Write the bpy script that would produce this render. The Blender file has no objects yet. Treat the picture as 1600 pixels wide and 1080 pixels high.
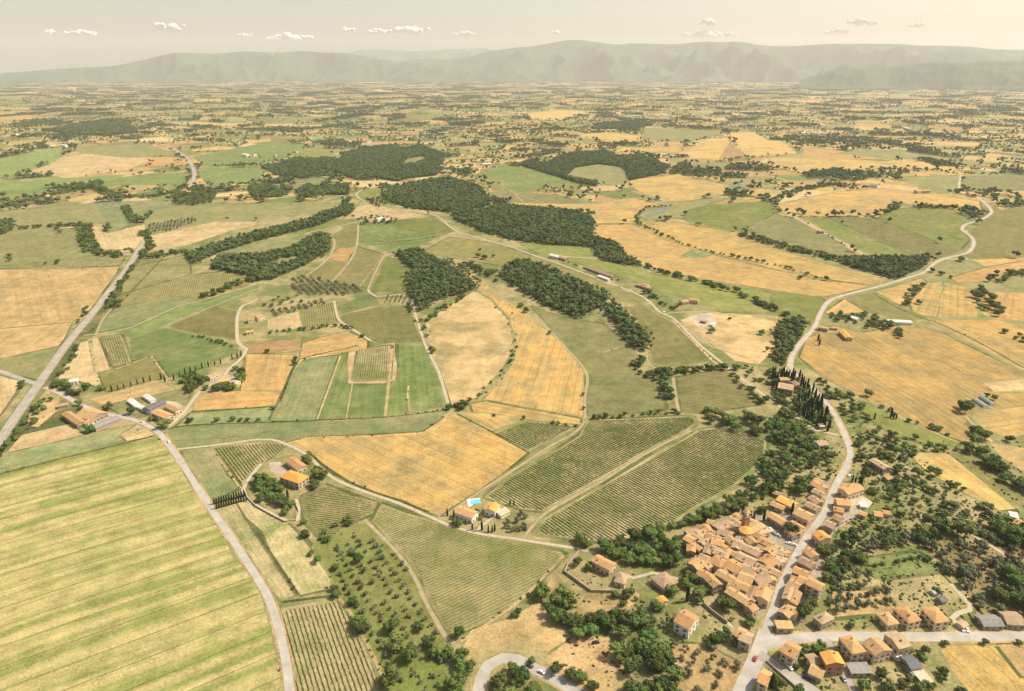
import bpy, math, random
import numpy as np
from mathutils import Vector, geometry
R = math.radians
rng = np.random.default_rng(7)
random.seed(7)
SC = bpy.context.scene
COL = SC.collection

# ------------------------------------------------------------------ camera
CAM_H, PITCH, FPX = 320.0, R(21.95), 1066.7
cam_d = bpy.data.cameras.new('camera')
cam = bpy.data.objects.new('camera', cam_d); COL.objects.link(cam)
cam_d.lens = 24.0; cam_d.sensor_width = 36.0
cam_d.clip_start = 1.0; cam_d.clip_end = 200000.0
cam.location = (0, 0, CAM_H); cam.rotation_euler = (R(90) - PITCH, 0, 0)
SC.camera = cam
# ------------------------------------------------------------------ world / sun / exposure
SUN_EL, SUN_AZ = R(50), R(81)          # azimuth measured clockwise from +Y (away from the camera)
W = bpy.data.worlds.new('World'); SC.world = W; W.use_nodes = True
wn = W.node_tree; bg = wn.nodes['Background']
sky = wn.nodes.new('ShaderNodeTexSky'); sky.sky_type = 'NISHITA'; sky.sun_disc = False
sky.sun_elevation = SUN_EL; sky.sun_rotation = SUN_AZ
sky.altitude = 300; sky.air_density = 1.0; sky.dust_density = 4.0; sky.ozone_density = 0.6
tint = wn.nodes.new('ShaderNodeMix'); tint.data_type = 'RGBA'; tint.blend_type = 'MULTIPLY'; tint.inputs[0].default_value = 1.0
tint.inputs[7].default_value = (1.10, 1.0, .85, 1)          # warm grade multiplied into the sky colour; tints the ambient light too
wn.links.new(sky.outputs[0], tint.inputs[6]); wn.links.new(tint.outputs[2], bg.inputs[0]); bg.inputs[1].default_value = 0.14
sun_d = bpy.data.lights.new('sun', 'SUN'); sun = bpy.data.objects.new('sun', sun_d); COL.objects.link(sun)
sun_d.energy = 5.0; sun_d.angle = R(0.5); sun_d.color = (1.0, 0.90, 0.755)
sdir = Vector((math.sin(SUN_AZ) * math.cos(SUN_EL), math.cos(SUN_AZ) * math.cos(SUN_EL), math.sin(SUN_EL)))
sun.rotation_euler = sdir.to_track_quat('Z', 'Y').to_euler(); sun.location = (0, 0, 900)
SC.view_settings.view_transform = 'Standard'; SC.view_settings.look = 'None'
SC.view_settings.exposure = 0.43; SC.view_settings.gamma = 1.0
SC.cycles.max_bounces = 5; SC.cycles.volume_bounces = 1; SC.cycles.diffuse_bounces = 2
SC.cycles.transparent_max_bounces = 8
SC.cycles.use_denoising = True
SC.cycles.use_adaptive_sampling = True; SC.cycles.adaptive_threshold = 0.012
HAZE_DENS = 3.1e-5

# ------------------------------------------------------------------ terrain height and pixel -> ground
_c, _s = math.cos(PITCH), math.sin(PITCH)
def ray(px, py):
    a = (px - 800.0) / FPX; b = -(py - 540.0) / FPX
    return a, _c + b * _s, -_s + b * _c
def flat(px, py):
    x, y, z = ray(px, py); t = -CAM_H / z
    return (x * t, y * t)
_w = np.random.default_rng(3)
WAVES = []
for lam, amp, n in ((2600, 9.0, 4), (1300, 5.0, 5), (620, 1.7, 5)):
    for i in range(n):
        th = _w.uniform(0, math.pi); l = lam * _w.uniform(.8, 1.25)
        WAVES.append((math.cos(th) * 2 * math.pi / l, math.sin(th) * 2 * math.pi / l, _w.uniform(0, 6.28), amp * .6))
RIDGE = [flat(*p) for p in ((1180, 1000), (1225, 880), (1300, 760), (1290, 660), (1200, 615), (1110, 545), (1000, 460), (840, 395), (700, 352), (590, 335), (560, 350), (520, 300))]
BUMPS = [(flat(880, 255), 300, 22), (flat(560, 262), 380, 26), (flat(680, 300), 200, 16), (flat(1160, 330), 220, 10), (flat(1380, 340), 300, 20), (flat(1300, 250), 420, 26), (flat(1150, 240), 330, 22), (flat(820, 345), 190, 12), (flat(680, 430), 110, 9), (flat(860, 440), 110, 8), (flat(735, 530), 90, 6), (flat(420, 340), 250, 12)]
def seg_d2(x, y, a, b):
    dx, dy = b[0] - a[0], b[1] - a[1]; L = dx * dx + dy * dy
    t = np.clip(((x - a[0]) * dx + (y - a[1]) * dy) / L, 0, 1)
    return (x - a[0] - t * dx) ** 2 + (y - a[1] - t * dy) ** 2
def hgt(x, y):
    x = np.asarray(x, float); y = np.asarray(y, float)
    d = np.sqrt(x * x + y * y)
    r = np.clip((d - 500) / 1500, 0, 1) ** 1.3 * (1 - .55 * np.clip((d - 7000) / 8000, 0, 1))
    z = 0
    for kx, ky, ph, am in WAVES: z = z + am * np.sin(kx * x + ky * y + ph)
    z = z * r
    m = None
    for a, b in zip(RIDGE[:-1], RIDGE[1:]):
        q = seg_d2(x, y, a, b); m = q if m is None else np.minimum(m, q)
    z = z + 14 * np.exp(-m / (2 * 130.0 ** 2))
    for (bx, by), sg, am in BUMPS: z = z + am * np.exp(-((x - bx) ** 2 + (y - by) ** 2) / (2 * sg * sg))
    return z
def G(px, py, hz=0.0):
    """the point hz metres above the ground that the photo shows at pixel (px, py)"""
    dx, dy, dz = ray(px, py)
    if dz > -0.004: dz = -0.004
    t = (CAM_H - 60) / -dz * 0.9
    tn = None
    lo = 60.0
    ts = lo * 1.012 ** np.arange(0, 520)
    zz = CAM_H + dz * ts - (hgt(dx * ts, dy * ts) + hz)
    k = np.argmax(zz < 0)
    if zz[k] >= 0: k = len(ts) - 1
    a, b = ts[max(k - 1, 0)], ts[k]
    for _ in range(18):
        m = (a + b) / 2
        if CAM_H + dz * m - (float(hgt(dx * m, dy * m)) + hz) < 0: b = m
        else: a = m
    return (dx * b, dy * b)
def GP(pts, hz=0.0): return [G(p[0], p[1], hz) for p in pts]
def S(d): return 7.0 + 0.016 * d          # mesh step at distance d

# ------------------------------------------------------------------ object helpers
def tag(o, label=None, cat=None, group=None, kind=None):
    if label: o['label'] = label
    if cat: o['category'] = cat
    if group: o['group'] = group
    if kind: o['kind'] = kind
    return o
def mesh_np(name, V, F, mats, mi=None, smooth=False):
    """V (n,3); F list of arrays (k, m) of equal-sided faces or list of lists"""
    me = bpy.data.meshes.new(name)
    V = np.asarray(V, np.float32)
    if isinstance(F, np.ndarray): F = [F]
    if len(F) and isinstance(F[0], np.ndarray):
        loops = np.concatenate([f.ravel() for f in F]).astype(np.int32)
        tot = np.concatenate([np.full(len(f), f.shape[1]) for f in F]).astype(np.int32)
    else:
        loops = np.array([i for f in F for i in f], np.int32); tot = np.array([len(f) for f in F], np.int32)
    start = np.concatenate([[0], np.cumsum(tot)[:-1]]).astype(np.int32)
    me.vertices.add(len(V)); me.vertices.foreach_set('co', V.ravel())
    me.loops.add(len(loops)); me.loops.foreach_set('vertex_index', loops)
    me.polygons.add(len(tot)); me.polygons.foreach_set('loop_start', start); me.polygons.foreach_set('loop_total', tot)
    for m in (mats if isinstance(mats, (list, tuple)) else [mats]): me.materials.append(m)
    if mi is not None: me.polygons.foreach_set('material_index', np.asarray(mi, np.int32))
    me.polygons.foreach_set('use_smooth', np.full(len(tot), bool(smooth)))
    me.update(calc_edges=True); me.validate()
    return me
def link(name, data, parent=None, loc=(0, 0, 0), rz=0.0):
    o = bpy.data.objects.new(name, data); COL.objects.link(o)
    if parent is not None: o.parent = parent
    o.location = loc; o.rotation_euler = (0, 0, rz)
    return o
def copy_tree(o, parent=None):
    c = o.copy(); COL.objects.link(c); c.parent = parent
    for ch in list(o.children): copy_tree(ch, c)
    return c
def inside(x, y, poly):
    x = np.asarray(x); y = np.asarray(y); r = np.zeros(x.shape, bool); n = len(poly)
    for i in range(n):
        x1, y1 = poly[i]; x2, y2 = poly[(i + 1) % n]
        if y1 == y2: continue
        c = ((y1 > y) != (y2 > y)) & (x < (x2 - x1) * (y - y1) / (y2 - y1) + x1)
        r ^= c
    return r

# ------------------------------------------------------------------ materials
def newmat(name):
    m = bpy.data.materials.new(name); m.use_nodes = True
    return m, m.node_tree.nodes, m.node_tree.links, m.node_tree.nodes['Principled BSDF']
def nd(ns, t, **k):
    n = ns.new(t)
    for a, b in k.items():
        if a == 'op': n.operation = b
        else: n.inputs[int(a[1:])].default_value = b
    return n
def math_(ns, ls, op, a, b=None, c=None, clamp=False):
    n = ns.new('ShaderNodeMath'); n.operation = op; n.use_clamp = clamp
    for i, v in enumerate((a, b, c)):
        if v is None: continue
        if isinstance(v, (int, float)): n.inputs[i].default_value = v
        else: ls.new(v, n.inputs[i])
    return n.outputs[0]
def mixc(ns, ls, f, a, b, bt='MIX'):
    n = ns.new('ShaderNodeMix'); n.data_type = 'RGBA'; n.blend_type = bt
    for i, v in ((0, f), (6, a), (7, b)):
        if isinstance(v, (int, float)): n.inputs[i].default_value = v
        elif isinstance(v, tuple): n.inputs[i].default_value = (*v, 1)
        else: ls.new(v, n.inputs[i])
    return n.outputs[2]
def noise(ns, ls, vec, scale, det=2.0, rough=.55):
    n = ns.new('ShaderNodeTexNoise'); n.inputs['Scale'].default_value = scale
    n.inputs['Detail'].default_value = det; n.inputs['Roughness'].default_value = rough
    ls.new(vec, n.inputs['Vector']); return n.outputs['Fac']
def field_material():
    m, ns, ls, b = newmat('field_soil_and_crop')
    geo = ns.new('ShaderNodeNewGeometry'); P = geo.outputs['Position']
    def att(n):
        a = ns.new('ShaderNodeAttribute'); a.attribute_type = 'GEOMETRY'; a.attribute_name = n; return a
    sep = ns.new('ShaderNodeSeparateXYZ'); ls.new(P, sep.inputs[0]); X, Y = sep.outputs[0], sep.outputs[1]
    def sp(n):
        s = ns.new('ShaderNodeSeparateXYZ'); ls.new(att(n).outputs['Vector'], s.inputs[0]); return s.outputs
    C = sp('rows'); D = sp('look'); E = sp('lines')
    M = lambda *a, **k: math_(ns, ls, *a, **k)
    u = M('ADD', M('MULTIPLY', X, C[0]), M('MULTIPLY', Y, C[1]))
    v = M('SUBTRACT', M('MULTIPLY', Y, C[0]), M('MULTIPLY', X, C[1]))
    # a slow bend so that rows are not ruler straight
    wob = noise(ns, ls, P, 0.006, 1.0); u2 = M('ADD', u, M('MULTIPLY', M('SUBTRACT', wob, .5), M('MULTIPLY', C[2], 1.2)))
    cb = ns.new('ShaderNodeCombineXYZ'); ls.new(M('DIVIDE', u2, C[2]), cb.inputs[0]); ls.new(M('DIVIDE', v, M('MULTIPLY', C[2], 40)), cb.inputs[1])
    n3 = noise(ns, ls, cb.outputs[0], 1.0, 3.0, .6)
    n1 = noise(ns, ls, P, 0.016, 6.0, .66)
    nm = noise(ns, ls, P, 0.07, 4.0, .65)
    nf = noise(ns, ls, P, 0.6, 3.0, .7)
    fac = M('ADD', M('ADD', D[2], M('MULTIPLY', M('MULTIPLY', M('SUBTRACT', n3, .5), D[0]), 4.5)),
            M('MULTIPLY', M('MULTIPLY', M('SUBTRACT', n1, .5), D[1]), 7.5), clamp=True)
    col = mixc(ns, ls, fac, att('col').outputs['Color'], att('col2').outputs['Color'])
    # drilled / mown lines
    w = M('ABSOLUTE', M('SUBTRACT', M('FRACT', M('DIVIDE', u, E[1])), .5))
    wl = M('LESS_THAN', w, E[2])
    brk = noise(ns, ls, cb.outputs[0], 1.7, 3.0)
    lam = M('MULTIPLY', M('MULTIPLY', wl, E[0]), M('MULTIPLY', brk, 1.6), clamp=True)
    br = M('ADD', M('MULTIPLY', M('SUBTRACT', nm, .5), 1.15), M('MULTIPLY', M('SUBTRACT', nf, .5), 1.3))
    br = M('ADD', br, 1.0)
    val = M('MULTIPLY', br, M('SUBTRACT', 1.0, lam))
    vc = ns.new('ShaderNodeCombineXYZ')
    for i in range(3): ls.new(val, vc.inputs[i])
    out = mixc(ns, ls, 1.0, col, vc.outputs[0], 'MULTIPLY')
    ls.new(out, b.inputs['Base Color']); b.inputs['Roughness'].default_value = .95
    b.inputs['Specular IOR Level'].default_value = .1
    bp = ns.new('ShaderNodeBump'); bp.inputs['Strength'].default_value = .5; bp.inputs['Distance'].default_value = .6
    ls.new(nf, bp.inputs['Height']); ls.new(bp.outputs[0], b.inputs['Normal'])
    return m
def simple(name, c1, c2=None, scale=.5, rough=.9, rnd=0.0, spec=.2, det=4.0, metal=0.0, obj=False):
    m, ns, ls, b = newmat(name)
    tc = ns.new('ShaderNodeTexCoord'); geo = ns.new('ShaderNodeNewGeometry')
    vec = tc.outputs['Object'] if obj else geo.outputs['Position']
    if c2 is None: c2 = tuple(c * .75 for c in c1)
    n = noise(ns, ls, vec, scale, det, .6)
    f = math_(ns, ls, 'ADD', math_(ns, ls, 'MULTIPLY', math_(ns, ls, 'SUBTRACT', n, .5), 2.2), .5, clamp=True)
    c = mixc(ns, ls, f, c1, c2)
    if rnd:
        oi = ns.new('ShaderNodeObjectInfo')
        hs = ns.new('ShaderNodeHueSaturation')
        ls.new(math_(ns, ls, 'ADD', math_(ns, ls, 'MULTIPLY', oi.outputs['Random'], rnd * .10), .5 - rnd * .05), hs.inputs['Hue'])
        ls.new(math_(ns, ls, 'ADD', math_(ns, ls, 'MULTIPLY', math_(ns, ls, 'FRACT', math_(ns, ls, 'MULTIPLY', oi.outputs['Random'], 7.31)), rnd), 1 - rnd * .5), hs.inputs['Value'])
        ls.new(c, hs.inputs['Color']); c = hs.outputs[0]
    ls.new(c, b.inputs['Base Color']); b.inputs['Roughness'].default_value = rough
    b.inputs['Specular IOR Level'].default_value = spec; b.inputs['Metallic'].default_value = metal
    return m
M_FIELD = field_material()
M_ASPH = simple('asphalt', (.40, .375, .325), (.27, .25, .215), .12, det=6.0)
M_ASPH2 = simple('old_concrete_asphalt', (.35, .32, .27), (.22, .20, .17), .1, det=6.0)
M_GRAV = simple('pale_gravel', (.43, .37, .27), (.31, .26, .17), .3)
M_DIRT = simple('dirt_track', (.37, .29, .165), (.21, .19, .10), .2)
M_LINE = simple('road_paint', (.7, .68, .6), (.5, .48, .4), 2.)
# ------------------------------------------------------------------ fields (outlines in photo pixels)
K = {  # col, col2, stripe, patch, bias, line amp, line period, line width
 'gold':   ((.45, .30, .10), (.30, .235, .10), .5, .62, .36, .22, 9.0, .07),
 'straw':  ((.47, .355, .18), (.35, .265, .125), .5, .5, .38, .15, 8.0, .07),
 'tan':    ((.385, .27, .12), (.28, .21, .09), .5, .6, .4, .1, 7.0, .08),
 'orange': ((.43, .275, .10), (.31, .22, .09), .6, .3, .4, .15, 8.0, .07),
 'scrub':  ((.45, .32, .15), (.27, .22, .095), .1, 1.0, .28, 0, 5.0, .05),
 'green':  ((.11, .16, .046), (.20, .215, .075), .35, .4, .35, .1, 6.0, .08),
 'bright': ((.15, .178, .042), (.23, .22, .08), .25, .45, .3, .05, 6.0, .06),
 'light':  ((.17, .21, .085), (.28, .26, .12), .45, .5, .4, .1, 6.0, .08),
 'dull':   ((.18, .19, .072), (.255, .23, .10), .3, .5, .4, .08, 7.0, .08),
 'olive':  ((.165, .165, .055), (.23, .20, .075), .3, .45, .4, .15, 4.0, .2),
 'grass':  ((.14, .155, .05), (.29, .245, .115), .1, .95, .5, 0, 5.0, .05),
 'vine':   ((.33, .27, .135), (.165, .18, .06), .15, .8, .45, .0, 2.6, .2),
 'vinefar': ((.185, .185, .065), (.25, .215, .09), .15, .45, .4, .45, 3.2, .25),
 'sienna': ((.33, .22, .095), (.26, .19, .085), .4, .4, .4, .1, 8.0, .07),
 'pave':   ((.34, .29, .215), (.25, .215, .16), .05, .6, .4, 0, 5.0, .05),
 'verge':  ((.085, .10, .034), (.19, .17, .07), .1, .9, .35, 0, 5.0, .05),
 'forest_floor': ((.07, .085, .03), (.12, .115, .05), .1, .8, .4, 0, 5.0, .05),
 'water':  ((.17, .20, .14), (.19, .21, .15), 0, .2, .4, 0, 5.0, .05),
 'striped': ((.20, .215, .062), (.38, .315, .135), 1.15, .42, .50, .65, 19.0, .018),
 'patchy': ((.16, .19, .06), (.36, .30, .15), .35, .95, .5, .12, 3.2, .2),
}
NM = {'gold': 'wheat_field', 'straw': 'stubble_field', 'tan': 'stubble_field', 'orange': 'stubble_field', 'scrub': 'dry_field', 'green': 'crop_field', 'bright': 'meadow',
      'light': 'crop_field', 'dull': 'pasture', 'olive': 'pasture', 'grass': 'grassland', 'vine': 'vineyard_ground', 'vinefar': 'vineyard_ground', 'sienna': 'ploughed_field',
      'pave': 'village_pavement', 'striped': 'crop_field', 'patchy': 'crop_field', 'forest_floor': 'woodland_ground', 'water': 'pond_water', 'verge': 'verge_ground'}
FIELDS = []   # kind, outline, row direction (two pixels) or None, tint
def F(k, pts, d=None, tint=1.0): FIELDS.append((k, pts, d, tint))
# the rough ground that shows between the fields, near ones first
F('grass', [(-150, 1120), (-150, 690), (0, 600), (200, 395), (560, 300), (700, 330), (1000, 440), (1240, 560), (1330, 600), (1750, 900), (1750, 1120)])
F('verge', [(0, 690), (60, 600), (100, 545), (140, 490), (215, 392), (225, 400), (180, 480), (120, 560), (95, 600), (130, 625), (120, 665), (15, 705)])
F('striped', [(-160, 790), (0, 740), (245, 681), (262, 700), (300, 765), (345, 835), (395, 905), (412, 945), (425, 1000), (437, 1100), (-200, 1120)], ((0, 1035), (382, 899)))
F('light', [(-120, 770), (0, 738), (245, 676), (222, 662), (150, 675), (100, 690), (0, 711), (-100, 735)], ((0, 738), (245, 678)))
F('straw', [(215, 664), (226, 663), (248, 678), (200, 688), (190, 680)])
F('straw', [(12, 707), (32, 680), (105, 662), (130, 679), (60, 695)], ((12, 700), (110, 670)))
F('straw', [(-60, 575), (0, 587), (30, 596), (27, 612), (0, 647), (-60, 700)])
F('dull', [(-60, 545), (0, 560), (92, 540), (97, 543), (60, 594), (32, 587), (0, 577), (-60, 560)])
F('tan', [(-60, 510), (0, 512), (112, 502), (100, 530), (92, 540), (0, 560), (-60, 560)], ((40, 560), (110, 505)), 1.12)
F('scrub', [(48, 640), (75, 608), (95, 618), (92, 640), (60, 668), (40, 665)])
F('tan', [(-80, 421), (187, 417), (140, 485), (112, 503), (0, 513), (-80, 515)], None, 1.08)
F('dull', [(-80, 370), (0, 365), (62, 357), (125, 357), (130, 380), (145, 395), (195, 400), (187, 416), (0, 420), (-80, 422)], None, .95)
F('dull', [(-80, 340), (0, 330), (145, 317), (165, 348), (140, 352), (65, 357), (0, 361), (-80, 366)])
F('light', [(145, 317), (262, 312), (268, 318), (222, 345), (195, 352), (175, 360), (165, 350)], None, .85)
F('straw', [(142, 355), (160, 350), (165, 365), (225, 350), (232, 356), (222, 385), (207, 390), (160, 390), (147, 377)], ((160, 352), (175, 388)))
F('dull', [(227, 345), (267, 322), (312, 317), (400, 318), (525, 317), (520, 328), (400, 347), (337, 346), (232, 367)])
F('straw', [(232, 369), (337, 346), (400, 347), (400, 352), (362, 360), (295, 382), (250, 391), (235, 390)])
F('dull', [(205, 418), (292, 398), (298, 428), (200, 457), (185, 457)])
F('vinefar', [(200, 457), (298, 430), (400, 418), (470, 405), (440, 430), (400, 440), (312, 468), (275, 465), (185, 480), (172, 482)], ((300, 430), (290, 465)), 1.1)
F('light', [(165, 485), (275, 463), (312, 470), (245, 498), (152, 520)], None, .9)
F('green', [(200, 512), (275, 482), (400, 447), (400, 455), (337, 477), (255, 510), (205, 527)], None, 1.1)
F('olive', [(265, 510), (337, 478), (370, 488), (370, 532), (310, 522)], None, .8)
F('green', [(205, 530), (255, 512), (372, 540), (370, 550), (300, 585), (257, 590), (245, 572), (237, 557), (205, 563)], ((260, 585), (370, 545)), .95)
F('olive', [(155, 583), (237, 555), (262, 590), (200, 604), (168, 611)], ((160, 585), (237, 557)), .9)
F('straw', [(90, 592), (125, 535), (138, 532), (155, 605), (108, 592)], ((125, 535), (105, 590)))
F('straw', [(141, 530), (156, 528), (172, 577), (151, 581)], ((141, 530), (151, 580)))
F('vine', [(157, 527), (190, 523), (205, 567), (175, 573)], ((175, 525), (190, 570)))
F('tan', [(137, 623), (245, 595), (262, 602), (275, 609), (163, 632)], None, 1.05)
F('dull', [(163, 634), (275, 611), (300, 612), (290, 630), (270, 640), (200, 655), (180, 640)], None, .95)
F('orange', [(385, 553), (460, 555), (457, 572), (437, 625), (378, 612)], ((420, 555), (405, 620)))
F('orange', [(302, 641), (312, 617), (378, 612), (437, 612), (440, 628), (400, 636)])
F('light', [(275, 667), (298, 645), (400, 638), (425, 636), (420, 658), (290, 665)])
F('light', [(265, 672), (400, 660), (495, 656), (700, 641), (675, 662), (657, 671), (525, 679), (437, 685), (400, 688), (280, 700)], None, .82)
F('light', [(482, 560), (530, 555), (512, 610), (495, 656), (422, 657), (437, 627), (462, 572)], ((525, 560), (495, 655)), 1.0)
F('green', [(532, 555), (560, 545), (550, 595), (540, 654), (497, 656), (512, 612)], ((548, 560), (520, 655)))
F('green', [(552, 597), (607, 596), (602, 650), (542, 654)], ((575, 600), (570, 650)))
F('green', [(612, 540), (667, 540), (677, 570), (687, 585), (702, 633), (604, 650), (608, 596)], ((640, 545), (650, 645)))
F('straw', [(545, 552), (550, 545), (620, 536), (619, 593), (600, 600), (545, 599)], None, .9)
F('vine', [(560, 545), (612, 539), (609, 593), (552, 595)], ((585, 542), (580, 594)))
F('gold', [(695, 403), (720, 415), (760, 445), (800, 475), (830, 495), (870, 530), (893, 552), (912, 580), (911, 650), (850, 640), (757, 624), (775, 605), (797, 575), (808, 555), (806, 525), (796, 495), (770, 465), (735, 435)], ((860, 540), (830, 635)), .98)
F('scrub', [(667, 505), (700, 477), (742, 455), (768, 470), (793, 500), (801, 530), (800, 550), (790, 570), (765, 600), (745, 622), (705, 632), (690, 590), (675, 560)])
F('gold', [(735, 632), (760, 627), (905, 654), (908, 663), (830, 657), (740, 643)], None, .95)
F('gold', [(722, 645), (765, 647), (816, 656), (772, 673)], None, 1.0)
F('gold', [(450, 692), (480, 684), (660, 676), (695, 654), (712, 647), (770, 677), (826, 707), (790, 735), (710, 790), (687, 805), (672, 800), (625, 780), (560, 758), (510, 728), (470, 703)], ((500, 690), (700, 790)), 1.0)
F('vine', [(772, 676), (820, 658), (905, 665), (860, 692), (828, 705)], ((790, 670), (850, 697)), 1.0)
F('vine', [(917, 656), (1083, 650), (1090, 662), (1078, 671), (850, 800), (812, 795), (755, 776), (800, 742), (870, 702), (905, 680)], ((915, 672), (985, 702)), 1.12)
F('vine', [(1090, 672), (1140, 665), (1200, 690), (1195, 720), (1150, 760), (1080, 800), (1060, 815), (1000, 835), (960, 850), (900, 843), (832, 834), (850, 810)], ((1020, 720), (1130, 775)), 1.15)
F('dull', [(830, 478), (860, 490), (900, 500), (940, 505), (985, 540), (1003, 562), (993, 577), (1028, 592), (1042, 640), (918, 650), (917, 580), (885, 540), (855, 505)], ((918, 560), (1040, 640)), .84)
F('vinefar', [(1057, 590), (1130, 578), (1188, 625), (1185, 632), (1100, 645), (1064, 643)], ((1060, 600), (1160, 610)), .92)
F('olive', [(975, 480), (1005, 477), (1060, 510), (1113, 563), (1050, 573), (1020, 568), (1015, 530)], None, .88)
F('scrub', [(1060, 500), (1115, 487), (1215, 495), (1222, 540), (1185, 570), (1150, 565), (1100, 530)], None, 1.05)
F('pave', [(1075, 495), (1112, 488), (1120, 505), (1095, 515)], None, 1.5)
F('vine', [(507, 757), (585, 785), (592, 797), (555, 815), (520, 840), (500, 840), (477, 815), (470, 777)], ((480, 800), (560, 790)), .8)
F('vine', [(595, 787), (680, 814), (750, 836), (880, 862), (884, 868), (820, 930), (780, 960), (700, 997), (670, 940), (640, 880), (580, 815)], ((675, 950), (800, 893)), .92)
F('vine', [(441, 950), (527, 935), (545, 957), (575, 1010), (610, 1110), (467, 1110)], ((445, 955), (480, 1080)), .95)
F('vine', [(331, 699), (400, 692), (445, 692), (450, 700), (405, 735), (378, 762)], ((331, 699), (377, 762)), .9)
F('light', [(285, 703), (330, 700), (375, 762), (332, 782), (300, 740)], ((287, 703), (332, 780)), .9)
F('patchy', [(340, 793), (368, 786), (400, 835), (465, 928), (437, 939), (425, 925), (390, 880), (355, 822)], ((345, 795), (435, 935)))
F('patchy', [(373, 785), (395, 785), (440, 815), (475, 840), (520, 905), (520, 918), (467, 929), (402, 832)], ((375, 785), (468, 928)), 1.15)
F('bright', [(500, 840), (570, 817), (640, 885), (692, 998), (705, 1110), (612, 1110), (577, 1010), (547, 957), (522, 925), (522, 903), (490, 858)], None, .95)
F('scrub', [(720, 1010), (740, 985), (800, 965), (840, 940), (888, 985), (890, 998), (850, 1020), (800, 1018), (765, 1022), (727, 1042)], ((750, 990), (880, 1000)))
F('scrub', [(857, 920), (868, 893), (900, 920), (960, 925), (985, 917), (1000, 930), (965, 970), (920, 960), (880, 950)], None, .92)
F('scrub', [(850, 1032), (900, 992), (950, 995), (990, 1060), (985, 1110), (920, 1110), (870, 1052)])
F('tan', [(1050, 1005), (1100, 1010), (1160, 1040), (1148, 1110), (1060, 1110)], None, .95)
F('grass', [(905, 868), (930, 868), (985, 915), (955, 925), (895, 915), (885, 893)], None, 1.0)
F('gold', [(1250, 558), (1262, 530), (1300, 508), (1350, 520), (1420, 505), (1460, 515), (1600, 583), (1640, 600), (1535, 598), (1545, 610), (1640, 613), (1640, 632), (1520, 645), (1510, 665), (1540, 690), (1500, 690), (1430, 660), (1380, 635), (1330, 610), (1290, 592)], ((1300, 520), (1500, 640)), .82)
F('straw', [(1532, 598), (1640, 588), (1640, 612), (1560, 612)], None, 1.05)
F('gold', [(1527, 645), (1640, 628), (1640, 665), (1577, 687), (1522, 662)], None, 1.0)
F('bright', [(1340, 627), (1358, 632), (1400, 655), (1500, 690), (1490, 705), (1460, 698), (1395, 680), (1360, 655)], None, .95)
F('gold', [(1418, 707), (1478, 707), (1498, 721), (1590, 795), (1560, 796), (1500, 765), (1450, 735)], ((1450, 712), (1570, 795)), 1.0)
F('olive', [(1482, 706), (1515, 706), (1600, 778), (1600, 798), (1592, 795), (1502, 722)])
F('tan', [(1548, 692), (1600, 700), (1640, 720), (1600, 735), (1560, 710)], None, 1.1)
F('gold', [(1470, 1012), (1640, 1008), (1700, 1110), (1535, 1110), (1490, 1050)], ((1480, 1020), (1560, 1090)), .92)
F('tan', [(1560, 1010), (1640, 1009), (1640, 1060), (1600, 1060)], None, .85)
F('green', [(1347, 875), (1435, 862), (1468, 893), (1372, 905)], None, 1.05)
F('grass', [(1375, 907), (1478, 899), (1497, 925), (1515, 950), (1490, 962), (1430, 960), (1395, 927)], None, 1.0)
F('grass', [(1493, 962), (1518, 953), (1545, 968), (1500, 975)])
F('tan', [(1300, 925), (1380, 920), (1400, 960), (1300, 965)], None, 1.0)
F('scrub', [(1440, 840), (1600, 850), (1640, 960), (1530, 960), (1500, 910), (1470, 880)], None, .75)
# village ground
F('pave', [(1068, 835), (1100, 820), (1150, 800), (1200, 808), (1250, 800), (1275, 775), (1292, 748), (1310, 755), (1345, 755), (1345, 800), (1300, 830), (1285, 870), (1290, 920), (1265, 935), (1250, 975), (1210, 990), (1190, 960), (1130, 930), (1085, 895), (1075, 865)])
F('pave', [(1322, 790), (1345, 770), (1364, 787), (1350, 795)], None, 1.35)
F('pave', [(120, 655), (128, 645), (150, 655), (200, 645), (225, 660), (185, 660), (150, 672)], None, 1.15)
F('pave', [(255, 625), (275, 628), (300, 640), (285, 655), (262, 650)], None, 1.25)
F('pave', [(425, 722), (440, 720), (452, 735), (440, 745), (422, 738)], None, 1.3)
F('pave', [(330, 590), (345, 580), (370, 590), (368, 602), (330, 603)], None, 1.2)
# right side, middle distance
F('bright', [(1200, 455), (1285, 466), (1288, 471), (1276, 495), (1257, 507), (1225, 492), (1125, 488), (1150, 470)], None, .8)
F('bright', [(808, 378), (850, 380), (925, 385), (932, 402), (975, 412), (1025, 430), (1100, 440), (1200, 457), (1210, 487), (1125, 487), (1075, 467), (1025, 452), (975, 434), (900, 410), (850, 400)], None, 1.0)
F('olive', [(830, 400), (850, 402), (900, 425), (960, 450), (1005, 470), (1000, 477), (965, 470), (950, 462), (900, 440), (830, 412)], None, 1.1)
F('orange', [(925, 370), (925, 352), (985, 350), (1025, 367), (1070, 382), (1120, 400), (1200, 420), (1290, 440), (1375, 445), (1285, 464), (1200, 452), (1090, 434), (1037, 424), (1000, 414), (975, 392), (950, 373)], ((1000, 400), (1280, 455)), 1.02)
F('gold', [(1000, 346), (1065, 350), (1112, 357), (1155, 365), (1200, 385), (1300, 415), (1385, 437), (1375, 446), (1290, 436), (1200, 418), (1100, 390), (1050, 378), (1000, 356)], None, .95)
F('dull', [(1015, 320), (1060, 312), (1140, 310), (1075, 328), (1065, 342), (1010, 342), (1000, 335)], None, 1.1)
F('bright', [(1067, 342), (1075, 330), (1112, 320), (1200, 315), (1215, 330), (1157, 362), (1120, 358), (1082, 350)], None, .9)
F('dull', [(1160, 362), (1215, 335), (1250, 345), (1350, 405), (1300, 397), (1200, 378)], None, .92)
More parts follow.
